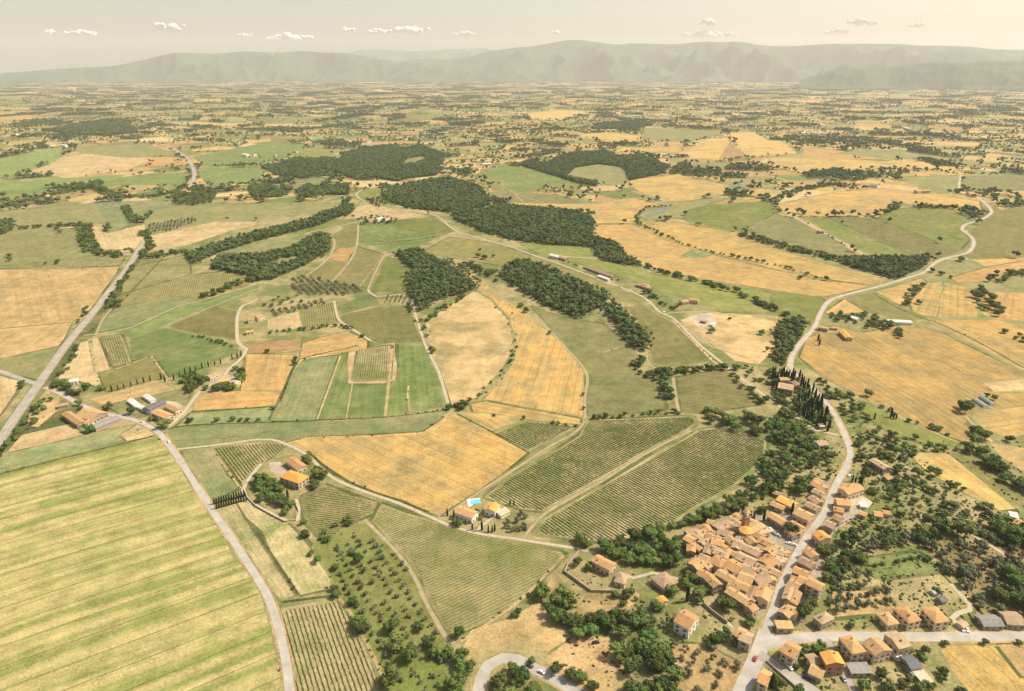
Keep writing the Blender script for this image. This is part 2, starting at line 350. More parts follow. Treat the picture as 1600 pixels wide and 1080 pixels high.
F('bright', [(1250, 338), (1290, 340), (1375, 380), (1440, 404), (1370, 405), (1290, 360)], None, .92)
F('vinefar', [(1292, 339), (1370, 341), (1430, 365), (1498, 392), (1460, 403), (1440, 403), (1375, 378)], ((1370, 345), (1375, 400)), .95)
F('bright', [(1372, 341), (1400, 325), (1480, 325), (1520, 343), (1500, 357), (1514, 375), (1500, 391), (1430, 364)], None, .88)
F('gold', [(1215, 320), (1260, 310), (1310, 300), (1380, 295), (1440, 300), (1530, 315), (1535, 335), (1500, 324), (1430, 318), (1395, 312), (1380, 336), (1280, 338), (1225, 330)], None, 1.0)
F('olive', [(1530, 350), (1560, 330), (1680, 310), (1680, 400), (1520, 405), (1503, 398), (1528, 380), (1515, 362)], None, .95)
F('orange', [(1485, 435), (1540, 418), (1640, 402), (1640, 412), (1540, 440), (1500, 442)])
F('gold', [(1420, 470), (1445, 442), (1475, 442), (1465, 495), (1430, 492)], ((1460, 445), (1440, 490)), .97)
F('gold', [(1477, 443), (1520, 450), (1530, 496), (1467, 496)], ((1500, 447), (1500, 495)), 1.0)
F('orange', [(1530, 455), (1640, 460), (1640, 500), (1560, 500), (1535, 490)], None, .95)
F('gold', [(1452, 500), (1560, 500), (1640, 520), (1640, 590), (1600, 578)], ((1455, 500), (1600, 570)), .92)
F('gold', [(1368, 455), (1440, 435), (1447, 441), (1410, 480), (1395, 470)], None, .95)
F('olive', [(1322, 465), (1365, 457), (1395, 472), (1450, 498), (1430, 503), (1352, 488)])
F('gold', [(1290, 488), (1320, 467), (1352, 487), (1300, 492)], None, .98)
F('gold', [(970, 282), (1060, 272), (1140, 290), (1130, 305), (1080, 313), (1040, 315), (1000, 300)], None, 1.02)
F('gold', [(800, 317), (930, 318), (985, 308), (1030, 320), (1000, 330), (990, 348), (930, 349), (925, 332), (800, 322)], None, .97)
F('straw', [(1000, 336), (1040, 322), (1045, 328), (1008, 341)], None, .8)
F('water', [(1003, 337), (1035, 322), (1044, 324), (1040, 330), (1012, 340)])
F('water', [(1003, 308), (1012, 307), (1035, 315), (1022, 317)])
F('water', [(1140, 293), (1165, 290), (1172, 295), (1150, 298)])
F('light', [(1065, 400), (1085, 390), (1115, 397), (1090, 404)])
# mid top
F('straw', [(527, 345), (560, 322), (580, 318), (665, 337), (620, 345), (570, 340)], None, .85)
F('bright', [(475, 365), (520, 344), (560, 342), (520, 350), (485, 365)], None, 1.05)
F('bright', [(600, 345), (675, 340), (710, 362), (650, 370), (620, 355)], None, .8)
F('green', [(560, 352), (605, 347), (660, 368), (580, 378), (557, 378)], None, .95)
F('olive', [(510, 372), (556, 350), (553, 380), (522, 388)], None, .85)
F('green', [(575, 380), (690, 367), (660, 382), (640, 395), (610, 396)], None, 1.0)
F('olive', [(660, 395), (700, 370), (770, 380), (830, 400), (780, 415), (720, 405)], None, 1.15)
F('orange', [(512, 405), (528, 388), (557, 386), (540, 410)], None, .92)
F('vinefar', [(560, 386), (600, 398), (575, 450), (522, 442), (545, 408)], ((595, 400), (565, 450)), 1.1)
F('olive', [(480, 432), (510, 408), (538, 412), (517, 442)], None, .95)
F('bright', [(604, 400), (640, 410), (650, 430), (635, 460), (578, 456)], None, .78)
F('green', [(527, 480), (580, 460), (590, 475), (535, 490)], None, .85)
F('olive', [(533, 492), (590, 480), (638, 476), (662, 535), (590, 536), (560, 518), (533, 500)], None, .88)
F('vinefar', [(470, 485), (520, 472), (530, 502), (472, 515)], ((480, 488), (482, 512)), 1.1)
F('straw', [(418, 500), (468, 487), (470, 512), (418, 520)], None, .95)
F('orange', [(475, 535), (545, 517), (575, 533), (572, 545), (470, 560)], None, 1.05)
F('sienna', [(385, 535), (470, 530), (468, 550), (385, 552)], None, 1.0)
F('grass', [(440, 375), (493, 367), (480, 385), (400, 397), (335, 402), (345, 392)], None, 1.05)
F('light', [(330, 395), (400, 375), (490, 368), (490, 380), (400, 393)], None, .85)
F('green', [(860, 290), (800, 300), (745, 272), (775, 257), (820, 262), (880, 275), (925, 290)], None, 1.1)
F('bright', [(560, 300), (600, 294), (590, 305), (560, 310)], None, .9)
F('dull', [(760, 300), (800, 300), (870, 305), (930, 318), (800, 317), (765, 312)], None, .85)
F('green', [(925, 300), (980, 298), (1005, 308), (960, 310)], None, .95)
F('straw', [(600, 290), (640, 283), (700, 275), (760, 295), (770, 320), (700, 280)], None, .9)
F('gold', [(1140, 207), (1180, 207), (1245, 240), (1160, 246)], None, 1.08)
F('gold', [(1052, 243), (1085, 228), (1118, 213), (1138, 216), (1139, 226), (1122, 250)], None, 1.12)
F('sienna', [(1138, 225), (1160, 237), (1178, 245), (1122, 251)], None, 1.0)
F('orange', [(1255, 232), (1300, 233), (1375, 249), (1300, 250), (1255, 245)], None, 1.0)
F('gold', [(1190, 247), (1255, 247), (1375, 252), (1440, 252), (1480, 265), (1380, 262), (1260, 270), (1215, 262)], None, 1.08)
F('dull', [(1300, 240), (1400, 235), (1560, 255), (1440, 250), (1380, 248)], None, 1.0)
F('dull', [(1506, 275), (1640, 272), (1640, 297), (1520, 300), (1503, 292)], None, .85)
F('dull', [(1400, 278), (1500, 274), (1500, 300), (1450, 295)], None, .95)
F('gold', [(905, 210), (960, 208), (1010, 215), (985, 222), (910, 216)], None, 1.05)
F('gold', [(950, 228), (1080, 230), (1060, 238), (990, 236)], None, 1.0)
F('gold', [(820, 177), (880, 172), (915, 175), (880, 186), (835, 187)], None, 1.1)
F('green', [(0, 248), (95, 231), (98, 245), (50, 265), (0, 280), (-60, 285)], None, 1.25)
F('dull', [(120, 228), (230, 225), (275, 240), (180, 248), (125, 240)], None, 1.05)
F('straw', [(50, 268), (98, 247), (135, 240), (240, 250), (200, 265), (100, 278)], None, .95)
F('green', [(300, 245), (420, 222), (480, 225), (440, 250), (330, 262)], None, 1.15)
F('green', [(310, 262), (420, 262), (400, 285), (320, 290)], None, 1.15)
F('green', [(165, 278), (295, 268), (290, 288), (210, 290), (160, 292)], None, 1.15)
F('green', [(0, 285), (200, 272), (165, 285), (90, 292), (20, 298), (-40, 300)], None, 1.15)
F('bright', [(460, 238), (500, 232), (520, 236), (515, 245), (462, 250)], None, 1.0)
F('dull', [(565, 265), (640, 243), (665, 248), (625, 275), (590, 275)], None, 1.1)
F('gold', [(520, 240), (560, 232), (540, 243), (525, 246)], None, 1.15)
F('dull', [(1010, 200), (1130, 205), (1080, 222), (1000, 218)], None, 1.0)
F('olive', [(895, 270), (930, 260), (985, 265), (980, 280), (900, 278)], None, 1.0)
# woods
WOODS = [
 ([(598, 303), (640, 287), (700, 279), (750, 293), (762, 308), (765, 322), (700, 332), (640, 326), (605, 314)], 'tall green wood covering the low hill above the ridge road'),
 ([(705, 334), (760, 322), (820, 325), (900, 332), (928, 346), (926, 372), (900, 385), (860, 383), (800, 375), (750, 360), (712, 344)], 'large dark wood between the ridge road and the stubble field'),
 ([(900, 385), (926, 373), (960, 381), (978, 400), (995, 412), (980, 416), (945, 408), (932, 400), (930, 388)], 'narrow tail of wood below the striped stubble field'),
 ([(408, 262), (440, 256), (468, 247), (485, 253), (520, 244), (545, 238), (575, 231), (600, 228), (635, 232), (655, 227), (690, 240), (692, 256), (680, 275), (640, 279), (620, 284), (580, 278), (555, 281), (530, 270), (505, 264), (480, 279), (440, 276)], 'broad dark wood on the far hill, left of centre'),
 ([(812, 258), (830, 250), (850, 258), (868, 248), (895, 240), (945, 236), (962, 244), (1000, 244), (1046, 261), (1035, 272), (1010, 277), (985, 282), (950, 284), (935, 284), (932, 292), (900, 286), (860, 273)], 'crescent wood on the far hill, right of centre'),
 ([(617, 397), (650, 392), (690, 410), (745, 450), (720, 460), (680, 470), (657, 487), (642, 465), (635, 432), (650, 425)], 'wedge of dark wood pointing down at the pale dry field'),
 ([(786, 417), (820, 409), (880, 432), (950, 462), (940, 480), (900, 497), (860, 480), (815, 455), (790, 435)], 'dense dark wood below the gravel ridge road'),
 ([(940, 482), (955, 475), (985, 500), (1015, 530), (1010, 552), (990, 542), (965, 510)], 'strip of dark wood beside the sloping green field'),
 ([(295, 400), (330, 385), (400, 365), (480, 345), (540, 322), (548, 333), (500, 352), (400, 377), (340, 396), (300, 414)], 'long belt of trees slanting down to the highway'),
 ([(330, 420), (340, 404), (400, 400), (450, 392), (495, 367), (515, 370), (517, 390), (482, 412), (425, 437), (395, 440), (385, 430)], 'rough wood in the hollow beside the olive rows'),
 ([(1318, 405), (1370, 404), (1455, 403), (1440, 420), (1400, 438), (1370, 428), (1330, 418)], 'dark wood inside the bend of the pale road'),
 ([(388, 293), (415, 290), (445, 300), (440, 308), (395, 308)], 'small dark wood beside the curving highway'),
 ([(462, 300), (480, 290), (500, 295), (545, 288), (545, 305), (500, 305), (470, 309)], 'small wood behind the long tree belt'),
 ([(65, 205), (110, 197), (160, 192), (200, 195), (215, 207), (170, 213), (110, 210)], 'dark woods at the far left of the plain'),
 ([(930, 195), (1000, 188), (1020, 196), (990, 202), (925, 202)], 'flat dark wood in front of the far plain'),
 ([(1215, 508), (1248, 500), (1260, 512), (1240, 545), (1225, 572), (1208, 560)], 'wood on the slope left of the pale road'),
 ([(-20, 365), (-20, 350), (20, 345), (22, 358), (0, 368)], 'clump of trees at the left picture edge'),
]
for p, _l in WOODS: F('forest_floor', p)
CLEARINGS = [[(884, 276), (900, 262), (935, 257), (970, 261), (978, 270), (984, 284), (960, 290), (905, 281)], [(627, 258), (638, 248), (660, 244), (668, 249), (650, 257)], [(500, 247), (520, 240), (540, 243), (530, 250)], [(418, 412), (440, 404), (470, 400), (465, 408), (430, 418)], [(735, 329), (775, 319), (777, 323), (740, 332)], [(350, 412), (372, 408), (380, 414), (360, 420)]]
for q_ in CLEARINGS: F('dull', q_, None, .95)

# ------------------------------------------------------------------ roads and tracks (centre lines in photo pixels)
ROADS = [  # name, label, material key, width m, points
 ('highway', 'a2', 10, [(-60, 765), (0, 687), (25, 650), (62.5, 597), (105, 537), (140, 495), (175, 450), (200, 417), (217, 390), (226, 376)]),
 ('highway', 'a2', 13, [(296, 294), (300, 288), (304, 272), (298, 255), (287, 243), (272, 233), (262, 228)]),
 ('road', 'a2', 6, [(-40, 568), (0, 580), (33, 592), (58, 600)]),
 ('road', 'a', 5, [(70, 605), (95, 615), (125, 632), (160, 645), (205, 655), (225, 662), (250, 678), (275, 710), (300, 748), (330, 795), (360, 838), (388, 881), (405, 908), (420, 935), (435, 980), (447, 1035), (456, 1110)]),
 ('gravel_road', 'g', 3.6, [(277, 702), (340, 695), (400, 687), (425, 687), (450, 695), (480, 711), (505, 735), (530, 752), (575, 770), (625, 787), (675, 809), (700, 820), (750, 834), (800, 841), (850, 849), (895, 856), (930, 864)]),
 ('village_road', 'a', 8.5, [(1148, 1110), (1158, 1082), (1172, 1050), (1187, 1015), (1198, 985)]),
 ('village_road', 'a', 5.0, [(1198, 985), (1201, 972), (1210, 950), (1217, 925), (1226, 905), (1238, 880), (1250, 857), (1262, 838), (1279, 815), (1287, 804), (1293, 793), (1297, 780), (1303, 765), (1312, 747), (1325, 725), (1329, 710), (1325, 692), (1317, 672), (1304, 648), (1285, 622), (1258, 596), (1236, 576), (1238, 555), (1250, 537), (1272, 512), (1282, 490), (1295, 471), (1320, 461), (1375, 447), (1425, 432), (1447, 424), (1462, 410), (1487, 401), (1512, 395), (1522, 380), (1516, 368), (1503, 359), (1510, 350), (1532, 344), (1549, 332), (1542, 320), (1525, 308), (1502, 300), (1499, 287), (1502, 273)]),
 ('gravel_road', 'g', 4, [(1310, 680), (1275, 672), (1250, 655), (1225, 640), (1207, 627), (1195, 618), (1162, 594), (1132, 570), (1095, 540), (1082, 527), (1052, 497), (1030, 487), (1007, 465), (960, 445), (900, 422), (837, 400), (800, 386), (770, 378), (735, 368), (715, 362), (700, 352), (683, 338), (640, 325), (600, 320), (565, 312), (560, 300), (600, 288), (672, 280), (690, 270), (700, 262)]),
 ('village_road', 'a', 7, [(1192, 1010), (1215, 1001), (1250, 996), (1325, 994), (1425, 995), (1600, 994), (1680, 994)]),
 ('lane', 'a2', 7, [(1185, 1022), (1215, 1042), (1245, 1062), (1285, 1090)]),
 ('lane', 'a2', 3.5, [(1293, 998), (1303, 1020), (1317, 1040), (1335, 1085)]),
 ('road', 'a', 7, [(745, 1110), (752, 1060), (762, 1040), (785, 1028), (808, 1030), (835, 1045), (862, 1057), (905, 1085), (930, 1100)]),
 ('gravel_path', 'g', 3.5, [(1497, 990), (1494, 975), (1488, 966), (1497, 958), (1515, 953), (1516, 945), (1507, 935), (1485, 912)]),
 ('gravel_path', 'g', 3, [(1513, 832), (1545, 850), (1575, 870)]),
 ('dirt_track', 'd', 3.2, [(1082, 672), (1040, 692), (990, 720), (940, 752), (880, 785), (845, 808), (820, 838)]),
 ('dirt_track', 'd', 3, [(914, 657), (900, 675), (860, 697), (800, 736), (750, 768), (700, 803)]),
 ('dirt_track', 'd', 3.2, [(570, 812), (615, 857), (645, 897), (670, 950), (700, 1000), (715, 1008)]),
 ('dirt_track', 'd', 3.5, [(914, 655), (914, 620), (916, 582), (882, 541), (860, 518), (820, 485), (790, 470), (755, 440), (715, 410)]),
 ('dirt_track', 'd', 4, [(130, 524), (150, 522), (200, 513), (275, 480), (312, 470), (400, 445)]),
 ('dirt_track', 'd', 3, [(255, 510), (337, 477), (400, 452), (440, 432)]),
 ('dirt_track', 'd', 3, [(150, 522), (160, 500), (174, 483)]),
 ('gravel_road', 'g', 5, [(262, 668), (287, 645), (300, 627), (318, 606), (345, 595), (357, 577), (375, 562), (385, 545), (372, 535), (371, 495), (380, 477), (400, 470)]),
 ('dirt_track', 'd', 4.5, [(440, 550), (470, 545), (522, 535)]),
 ('dirt_track', 'g', 4, [(522, 470), (526, 490), (532, 502), (560, 520), (580, 533)]),
 ('dirt_track', 'd', 4, [(575, 452), (600, 400), (612, 396)]),
 ('dirt_track', 'd', 4.5, [(520, 440), (545, 410), (557, 385), (560, 352)]),
 ('dirt_track', 'g', 4, [(575, 452), (587, 463), (637, 462), (650, 495), (665, 540), (685, 580), (700, 630)]),
 ('dirt_track', 'd', 4.5, [(475, 365), (517, 370), (522, 385), (510, 407), (477, 432)]),
 ('dirt_track', 'd', 4.5, [(475, 365), (520, 355), (556, 347), (575, 343)]),
 ('dirt_track', 'd', 4, [(650, 390), (680, 380), (697, 370)]),
 ('dirt_track', 'g', 5, [(1232, 332), (1260, 350), (1300, 370), (1340, 392), (1355, 405)]),
 ('dirt_track', 'g', 4, [(1340, 425), (1370, 432), (1395, 437)]),
 ('dirt_track', 'd', 3, [(1010, 545), (1015, 570), (1045, 578), (1120, 573)]),
 ('dirt_track', 'd', 4, [(1052, 590), (1055, 615), (1060, 642)]),
 ('dirt_track', 'd', 4.5, [(1040, 490), (1075, 487), (1120, 488), (1150, 495)]),
 ('dirt_track', 'd', 3.5, [(1052, 500), (1075, 515), (1110, 540), (1170, 560)]),
 ('dirt_track', 'g', 4, [(870, 400), (900, 402), (960, 406)]),
 ('dirt_track', 'g', 6, [(1130, 215), (1160, 235), (1190, 245), (1240, 247)]),
 ('dirt_track', 'g', 4, [(408, 725), (395, 740), (380, 765), (392, 785), (420, 800), (450, 815), (465, 812), (466, 795), (462, 780)]),
 ('dirt_track', 'g', 3, [(965, 895), (990, 903), (1020, 895), (1060, 905)]),
 ('dirt_track', 'g', 2.5, [(1105, 945), (1120, 960), (1145, 980)]),
 ('gravel_path', 'g', 4, [(745, 832), (752, 822), (765, 812), (785, 797)]),
]
DITCH = [  # dark drainage lines and hedge bases
 (2.2, [(0, 741), (245, 680), (258, 676)]), (2.2, [(262, 671), (300, 664), (420, 660), (495, 657), (600, 652), (700, 640)]), (2.0, [(247, 683), (268, 705), (330, 800), (400, 912), (430, 985), (445, 1085)]),
 (2, [(300, 643), (400, 637)]), (2.2, [(705, 635), (690, 590), (675, 560), (662, 535)]), (2.5, [(1455, 500), (1520, 530), (1600, 575)]), (2.5, [(1365, 458), (1400, 480), (1455, 502)]),
 (3, [(590, 378), (640, 376), (700, 366)]), (2.5, [(437, 628), (462, 570), (480, 558), (560, 540)]), (2.5, [(0, 421), (100, 420), (187, 415)]), (2, [(262, 395), (140, 520)]),
 (2, [(1060, 588), (1130, 577)]), (2, [(402, 833), (466, 929)]), (2.2, [(441, 941), (527, 930)]), (2.5, [(1250, 425), (1300, 438), (1375, 448)]), (2, [(1470, 895), (1500, 925), (1520, 945), (1545, 968)]),
 (2.5, [(670, 800), (600, 775), (530, 745), (480, 705)]), (1.6, [(714, 647), (772, 677), (828, 709)]),
]

PALE = [  # worn pale strips between crops
 (3.5, [(437, 627), (462, 572), (482, 559), (532, 553)]), (3, [(496, 655), (512, 611), (532, 556)]), (2.2, [(541, 653), (551, 597)]), (4, [(602, 650), (608, 595), (613, 545)]), (2.5, [(640, 642), (637, 615), (639, 600)]),
 (5, [(666, 540), (677, 565), (690, 595), (704, 632)]), (3, [(495, 658), (600, 652), (700, 638)]), (3, [(237, 557), (262, 592)]), (2.5, [(165, 583), (237, 556)]), (3, [(450, 692), (480, 684), (660, 676), (700, 648), (712, 640)]),
 (3, [(140, 530), (150, 580), (158, 606)]), (3, [(690, 595), (680, 560), (668, 510)]), (3, [(800, 480), (806, 520), (805, 560), (780, 598), (745, 625)]), (4, [(1050, 500), (1115, 565), (1125, 572)]), (3, [(600, 1060), (575, 1008), (546, 955), (528, 932)]),
 (3, [(880, 868), (820, 932), (780, 962), (720, 1002)]), (3, [(1068, 345), (1160, 367), (1220, 385)]), (4, [(800, 300), (860, 318), (925, 318)]), (4, [(745, 270), (800, 300), (820, 320)]), (3, [(975, 478), (1000, 510), (1015, 548)]),
 (4, [(1500, 640), (1525, 668), (1550, 690)]), (3, [(1330, 610), (1430, 662), (1500, 692)]), (2.5, [(945, 550), (985, 540), (1003, 562)]), (2.5, [(330, 700), (376, 763)]), (2.5, [(560, 450), (600, 398)])]
# ------------------------------------------------------------------ one triangulation for ground, fields, roads
def resample(P, closed, smooth=False):
    P = [tuple(p) for p in P]
    if smooth and len(P) > 2:
        Q = []
        for i in range(len(P) - 1):
            p0 = P[max(i - 1, 0)]; p1 = P[i]; p2 = P[i + 1]; p3 = P[min(i + 2, len(P) - 1)]
            L = math.dist(p1, p2); n = max(1, int(L / (S(math.hypot(*p1)) * .6)))
            for k in range(n):
                t = k / n; t2 = t * t; t3 = t2 * t
                Q.append(tuple(.5 * ((2 * p1[j]) + (-p0[j] + p2[j]) * t + (2 * p0[j] - 5 * p1[j] + 4 * p2[j] - p3[j]) * t2 + (-p0[j] + 3 * p1[j] - 3 * p2[j] + p3[j]) * t3) for j in (0, 1)))
        Q.append(P[-1]); return Q
    Q = []; n = len(P)
    for i in range(n if closed else n - 1):
        a = P[i]; b = P[(i + 1) % n]; L = math.dist(a, b)
        k = max(1, int(L / (S(math.hypot(*a)) * 1.5)))
        for j in range(k): Q.append((a[0] + (b[0] - a[0]) * j / k, a[1] + (b[1] - a[1]) * j / k))
    if not closed: Q.append(P[-1])
    return Q
def ccw(P):
    a = sum(P[i][0] * P[(i + 1) % len(P)][1] - P[(i + 1) % len(P)][0] * P[i][1] for i in range(len(P)))
    return P if a > 0 else P[::-1]
CV, CF, CID = [], [], []        # verts, faces, id per face
LOOK = []                        # per id: dict(col, col2, rows, look, lines, key)
def add_look(kind, key, d=None, tint=1.0, jit=.06):
    k = K[kind]; t = tint * .88 * rng.uniform(1 - jit, 1 + jit); w = rng.uniform(1 - jit * .5, 1 + jit * .5)
    th = d if d is not None else rng.uniform(0, math.pi)
    u = (-math.sin(th), math.cos(th))      # across the rows
    per = {'striped': 12.0, 'gold': 7.0, 'green': 5.0}.get(kind, 8.0)
    LOOK.append(dict(col=tuple(c * t * (w if i == 0 else 1) for i, c in enumerate(k[0])), col2=tuple(c * t for c in k[1]),
        rows=(u[0], u[1], per), look=(k[2], k[3], k[4]), lines=(k[5], k[6], k[7]), key=key, kind=kind))
    return len(LOOK) - 1
def add_poly(P, lid):
    P = ccw(P); b = len(CV); CV.extend(P); CF.append(list(range(b, b + len(P)))); CID.append(lid)
def add_ribbon(P, w, lid, wfun=None):
    hw = w / 2
    for i in range(len(P) - 1):
        a, b = P[i], P[i + 1]; L = math.dist(a, b)
        if L < .5: continue
        dx, dy = (b[0] - a[0]) / L, (b[1] - a[1]) / L; e = min(hw * .35, L * .4)
        # mitre with neighbours
        def nrm(p, q):
            l = math.dist(p, q) or 1; return (-(q[1] - p[1]) / l, (q[0] - p[0]) / l)
        n = nrm(a, b); n0 = nrm(P[i - 1], a) if i > 0 else n; n1 = nrm(b, P[i + 2]) if i < len(P) - 2 else n
        def mit(m):
            x, y = n[0] + m[0], n[1] + m[1]; l = math.hypot(x, y)
            if l < .3: return n
            x /= l; y /= l; c = max(.5, x * n[0] + y * n[1]); return (x / c, y / c)
        ma, mb = mit(n0), mit(n1)
        add_poly([(a[0] + ma[0] * hw, a[1] + ma[1] * hw), (a[0] - ma[0] * hw, a[1] - ma[1] * hw), (b[0] - mb[0] * hw, b[1] - mb[1] * hw), (b[0] + mb[0] * hw, b[1] + mb[1] * hw)], lid)

# far patchwork: cells of a jittered grid in (distance, azimuth), split into strips
base_lid = add_look('dull', 'ground', 0.3)
seeds = []
d = 1500.0
while d < 26000:
    s = 55 + .027 * d
    nrow = int(2 * .95 * d / s)
    for i in range(nrow):
        a = (i + rng.uniform(-.42, .42) + .5) / nrow * 1.9 - .95
        r = d + rng.uniform(-.45, .45) * s
        seeds.append((r * math.sin(a), r * math.cos(a), s))
    d += s * .95
seeds = np.array(seeds)
def clip(poly, nx, ny, c):   # keep nx*x+ny*y <= c
    out = []; n = len(poly)
    for i in range(n):
        p, q = poly[i], poly[(i + 1) % n]
        dp = nx * p[0] + ny * p[1] - c; dq = nx * q[0] + ny * q[1] - c
        if dp <= 0: out.append(p)
        if (dp < 0 < dq) or (dq < 0 < dp):
            t = dp / (dp - dq); out.append((p[0] + (q[0] - p[0]) * t, p[1] + (q[1] - p[1]) * t))
    return out
def topx(x, y, z=0.0):
    Z = z - CAM_H; dep = y * _c - Z * _s; up = y * _s + Z * _c
    return 800 + FPX * x / dep, 540 - FPX * up / dep
CELLS = []   # polygon, kind
HEDGES = []  # far hedge segments
def area(P): return abs(sum(P[i][0] * P[(i + 1) % len(P)][1] - P[(i + 1) % len(P)][0] * P[i][1] for i in range(len(P)))) / 2
def split(P, depth, s):
    if depth == 0 or area(P) < (s * .35) ** 2: return [P]
    # cut across the longest edge
    best = max(range(len(P)), key=lambda i: math.dist(P[i], P[(i + 1) % len(P)]))
    a, b = P[best], P[(best + 1) % len(P)]; L = math.dist(a, b)
    nx, ny = (b[0] - a[0]) / L, (b[1] - a[1]) / L; t = rng.uniform(.3, .7)
    c = nx * (a[0] + (b[0] - a[0]) * t) + ny * (a[1] + (b[1] - a[1]) * t)
    A, B = clip(P, nx, ny, c), clip(P, -nx, -ny, -c)
    return [q for h in (A, B) if len(h) > 2 for q in split(h, depth - 1, s)]
for x, y, s in seeds:
    dd = (seeds[:, 0] - x) ** 2 + (seeds[:, 1] - y) ** 2
    nb = np.argsort(dd)[1:14]; P = [(x - s, y - s), (x + s, y - s), (x + s, y + s), (x - s, y + s)]
    for j in nb:
        qx, qy = seeds[j, 0], seeds[j, 1]; nx, ny = qx - x, qy - y
        P = clip(P, nx, ny, (qx * qx + qy * qy - x * x - y * y) / 2)
        if len(P) < 3: break
    if len(P) < 3: continue
    dist = math.hypot(x, y)
    for q in split(P, int(rng.choice([0, 1, 1, 2, 2, 3])), s):
        cx = sum(p[0] for p in q) / len(q); cy = sum(p[1] for p in q) / len(q)
        px, py = topx(cx, cy)
        warm = np.clip((px - 500) / 900, 0, 1)
        pr = dict(gold=.07 + .20 * warm, straw=.11, orange=.08 + .04 * warm, tan=.07, green=.07, light=.10, dull=.14, olive=.12, bright=.03, vinefar=.06, sienna=.04 + .02 * warm, wood=.13)
        if py < 200: pr['wood'] = .19; pr['dull'] = .24; pr['olive'] = .2; pr['gold'] *= .7
        ks = list(pr); w = np.array([pr[k] for k in ks]); w /= w.sum()
        k = str(rng.choice(ks, p=w)); CELLS.append((q, k, dist))
for q, k, dist in CELLS:
    e = max(range(len(q)), key=lambda i: math.dist(q[i], q[(i + 1) % len(q)])); a, b = q[e], q[(e + 1) % len(q)]
    lid = add_look('forest_floor' if k == 'wood' else k, 'farmland', math.atan2(b[1] - a[1], b[0] - a[0]), 1.0, .16)
    add_poly(resample(q, True), lid)
    for i in range(len(q)):
        r = rng.random()
        if r < .20: HEDGES.append((q[i], q[(i + 1) % len(q)], dist))
        elif r < .36 and dist < 9000:
            lid = add_look('straw', 'farmland', 0, .95); add_ribbon([q[i], q[(i + 1) % len(q)]], 4 + dist * .0012, lid)
# near fields in painter's order
FOBJ = []
VINEYARDS = []
for kind, pts, d, tint in FIELDS:
    P = GP(pts)
    if d is None:
        e = max(range(len(P)), key=lambda i: math.dist(P[i], P[(i + 1) % len(P)])); a, b = P[e], P[(e + 1) % len(P)]
    else: a, b = G(*d[0]), G(*d[1])
    th = math.atan2(b[1] - a[1], b[0] - a[0])
    name = NM[kind]
    FOBJ.append(name); lid = add_look(kind, 'f%d' % len(FOBJ), th, tint, .07)
    Q = resample(P, True)
    # slightly uneven edges
    Q = [(x + float(j[0]), y + float(j[1])) for (x, y), j in zip(Q, rng.normal(0, 1.1, (len(Q), 2)))]
    if kind not in ('grass', 'verge', 'forest_floor', 'pave', 'water', 'scrub') and math.hypot(*P[0]) < 2500:
        vl = add_look('verge' if rng.random() < .55 else 'dull', 'field_margins', th, rng.uniform(.85, 1.15))
        for i in range(len(P)): add_ribbon(resample([P[i], P[(i + 1) % len(P)]], False), 4.6 + .0015 * math.hypot(*P[i]), vl)
        add_poly(Q, lid)
    else: add_poly(Q, lid)
    if kind == 'vine': VINEYARDS.append((P, th, len(VINEYARDS)))
for w, pts in PALE: add_ribbon(resample(GP(pts), False, True), w * .7, add_look('straw', 'field_margins', 0, rng.uniform(.8, 1.05)))
dl = add_look('verge', 'ditches', 0, .72); LOOK[dl]['look'] = (.1, .4, .1)
for w, pts in DITCH: add_ribbon(resample(GP(pts), False, True), w, dl)
ROADW = []
for i, (nm, mk, w, pts) in enumerate(ROADS):
    if mk in 'gd': ROADS[i] = (nm, mk, w * .82, pts); w *= .82
    P = resample(GP(pts), False, True); ROADW.append((P, w))
    sh = add_look('dull' if mk != 'a' else 'scrub', 'road_shoulders', 0, .85); add_ribbon(P, w + (2.8 if w > 4.9 else 1.2), sh)
for i, (nm, mk, w, pts) in enumerate(ROADS):
    lid = add_look('pave', 'r%d' % i, 0, 1.0); add_ribbon(ROADW[i][0], w, lid)
    if nm == 'highway':
        P = ROADW[i][0]
        ml = add_look('straw', 'm%d' % i, 0, 1.0); add_ribbon(P, .9, ml)
    elif mk == 'a' and w > 5.5:
        pass
# terrain points
pts = []
d = 90.0
while d < 60000:
    s = S(d) * (1 if d < 9000 else 1.6); amax = .98 if d > 400 else 1.5
    n = max(8, int(2 * amax * d / s))
    a = (np.arange(n) + rng.uniform(-.3, .3, n)) / (n - 1) * 2 * amax - amax
    r = d + rng.uniform(-.3, .3, n) * s
    pts.append(np.stack([r * np.sin(a), r * np.cos(a)], 1)); d += s
extra = [(-70000, 70000), (70000, 70000), (-70000, -3000), (70000, -3000), (0, -3000), (-600, -600), (600, -600), (0, -500), (-3000, -1000), (3000, -1000), (-20000, 0), (20000, 0), (0, 70000)]
pts = np.concatenate(pts + [np.array(extra, float)])
NB = len(CV)
import time as _t; _t0 = _t.time()
allv = np.concatenate([np.array(CV), pts]) / 100.0
res = geometry.delaunay_2d_cdt([Vector(map(float, v)) for v in allv], [], CF, 0, 2e-5, True)
TV = np.array([tuple(v) for v in res[0]]) * 100.0
TF = [tuple(f) for f in res[2]]; TO = res[5]
print('CDT', len(allv), 'in', round(_t.time() - _t0, 1), 's ->', len(TV), len(TF))
CIDa = CID
fid = np.array([CIDa[max(o)] if len(o) else base_lid for o in TO])
TFa = np.array(TF, np.int32)
TZ = hgt(TV[:, 0], TV[:, 1])
V3 = np.concatenate([TV, TZ[:, None]], 1)
a_, b_, c_ = (V3[TFa[:, i]] for i in range(3))
flip = np.cross(b_ - a_, c_ - a_)[:, 2] < 0
TFa[flip] = TFa[flip][:, ::-1]
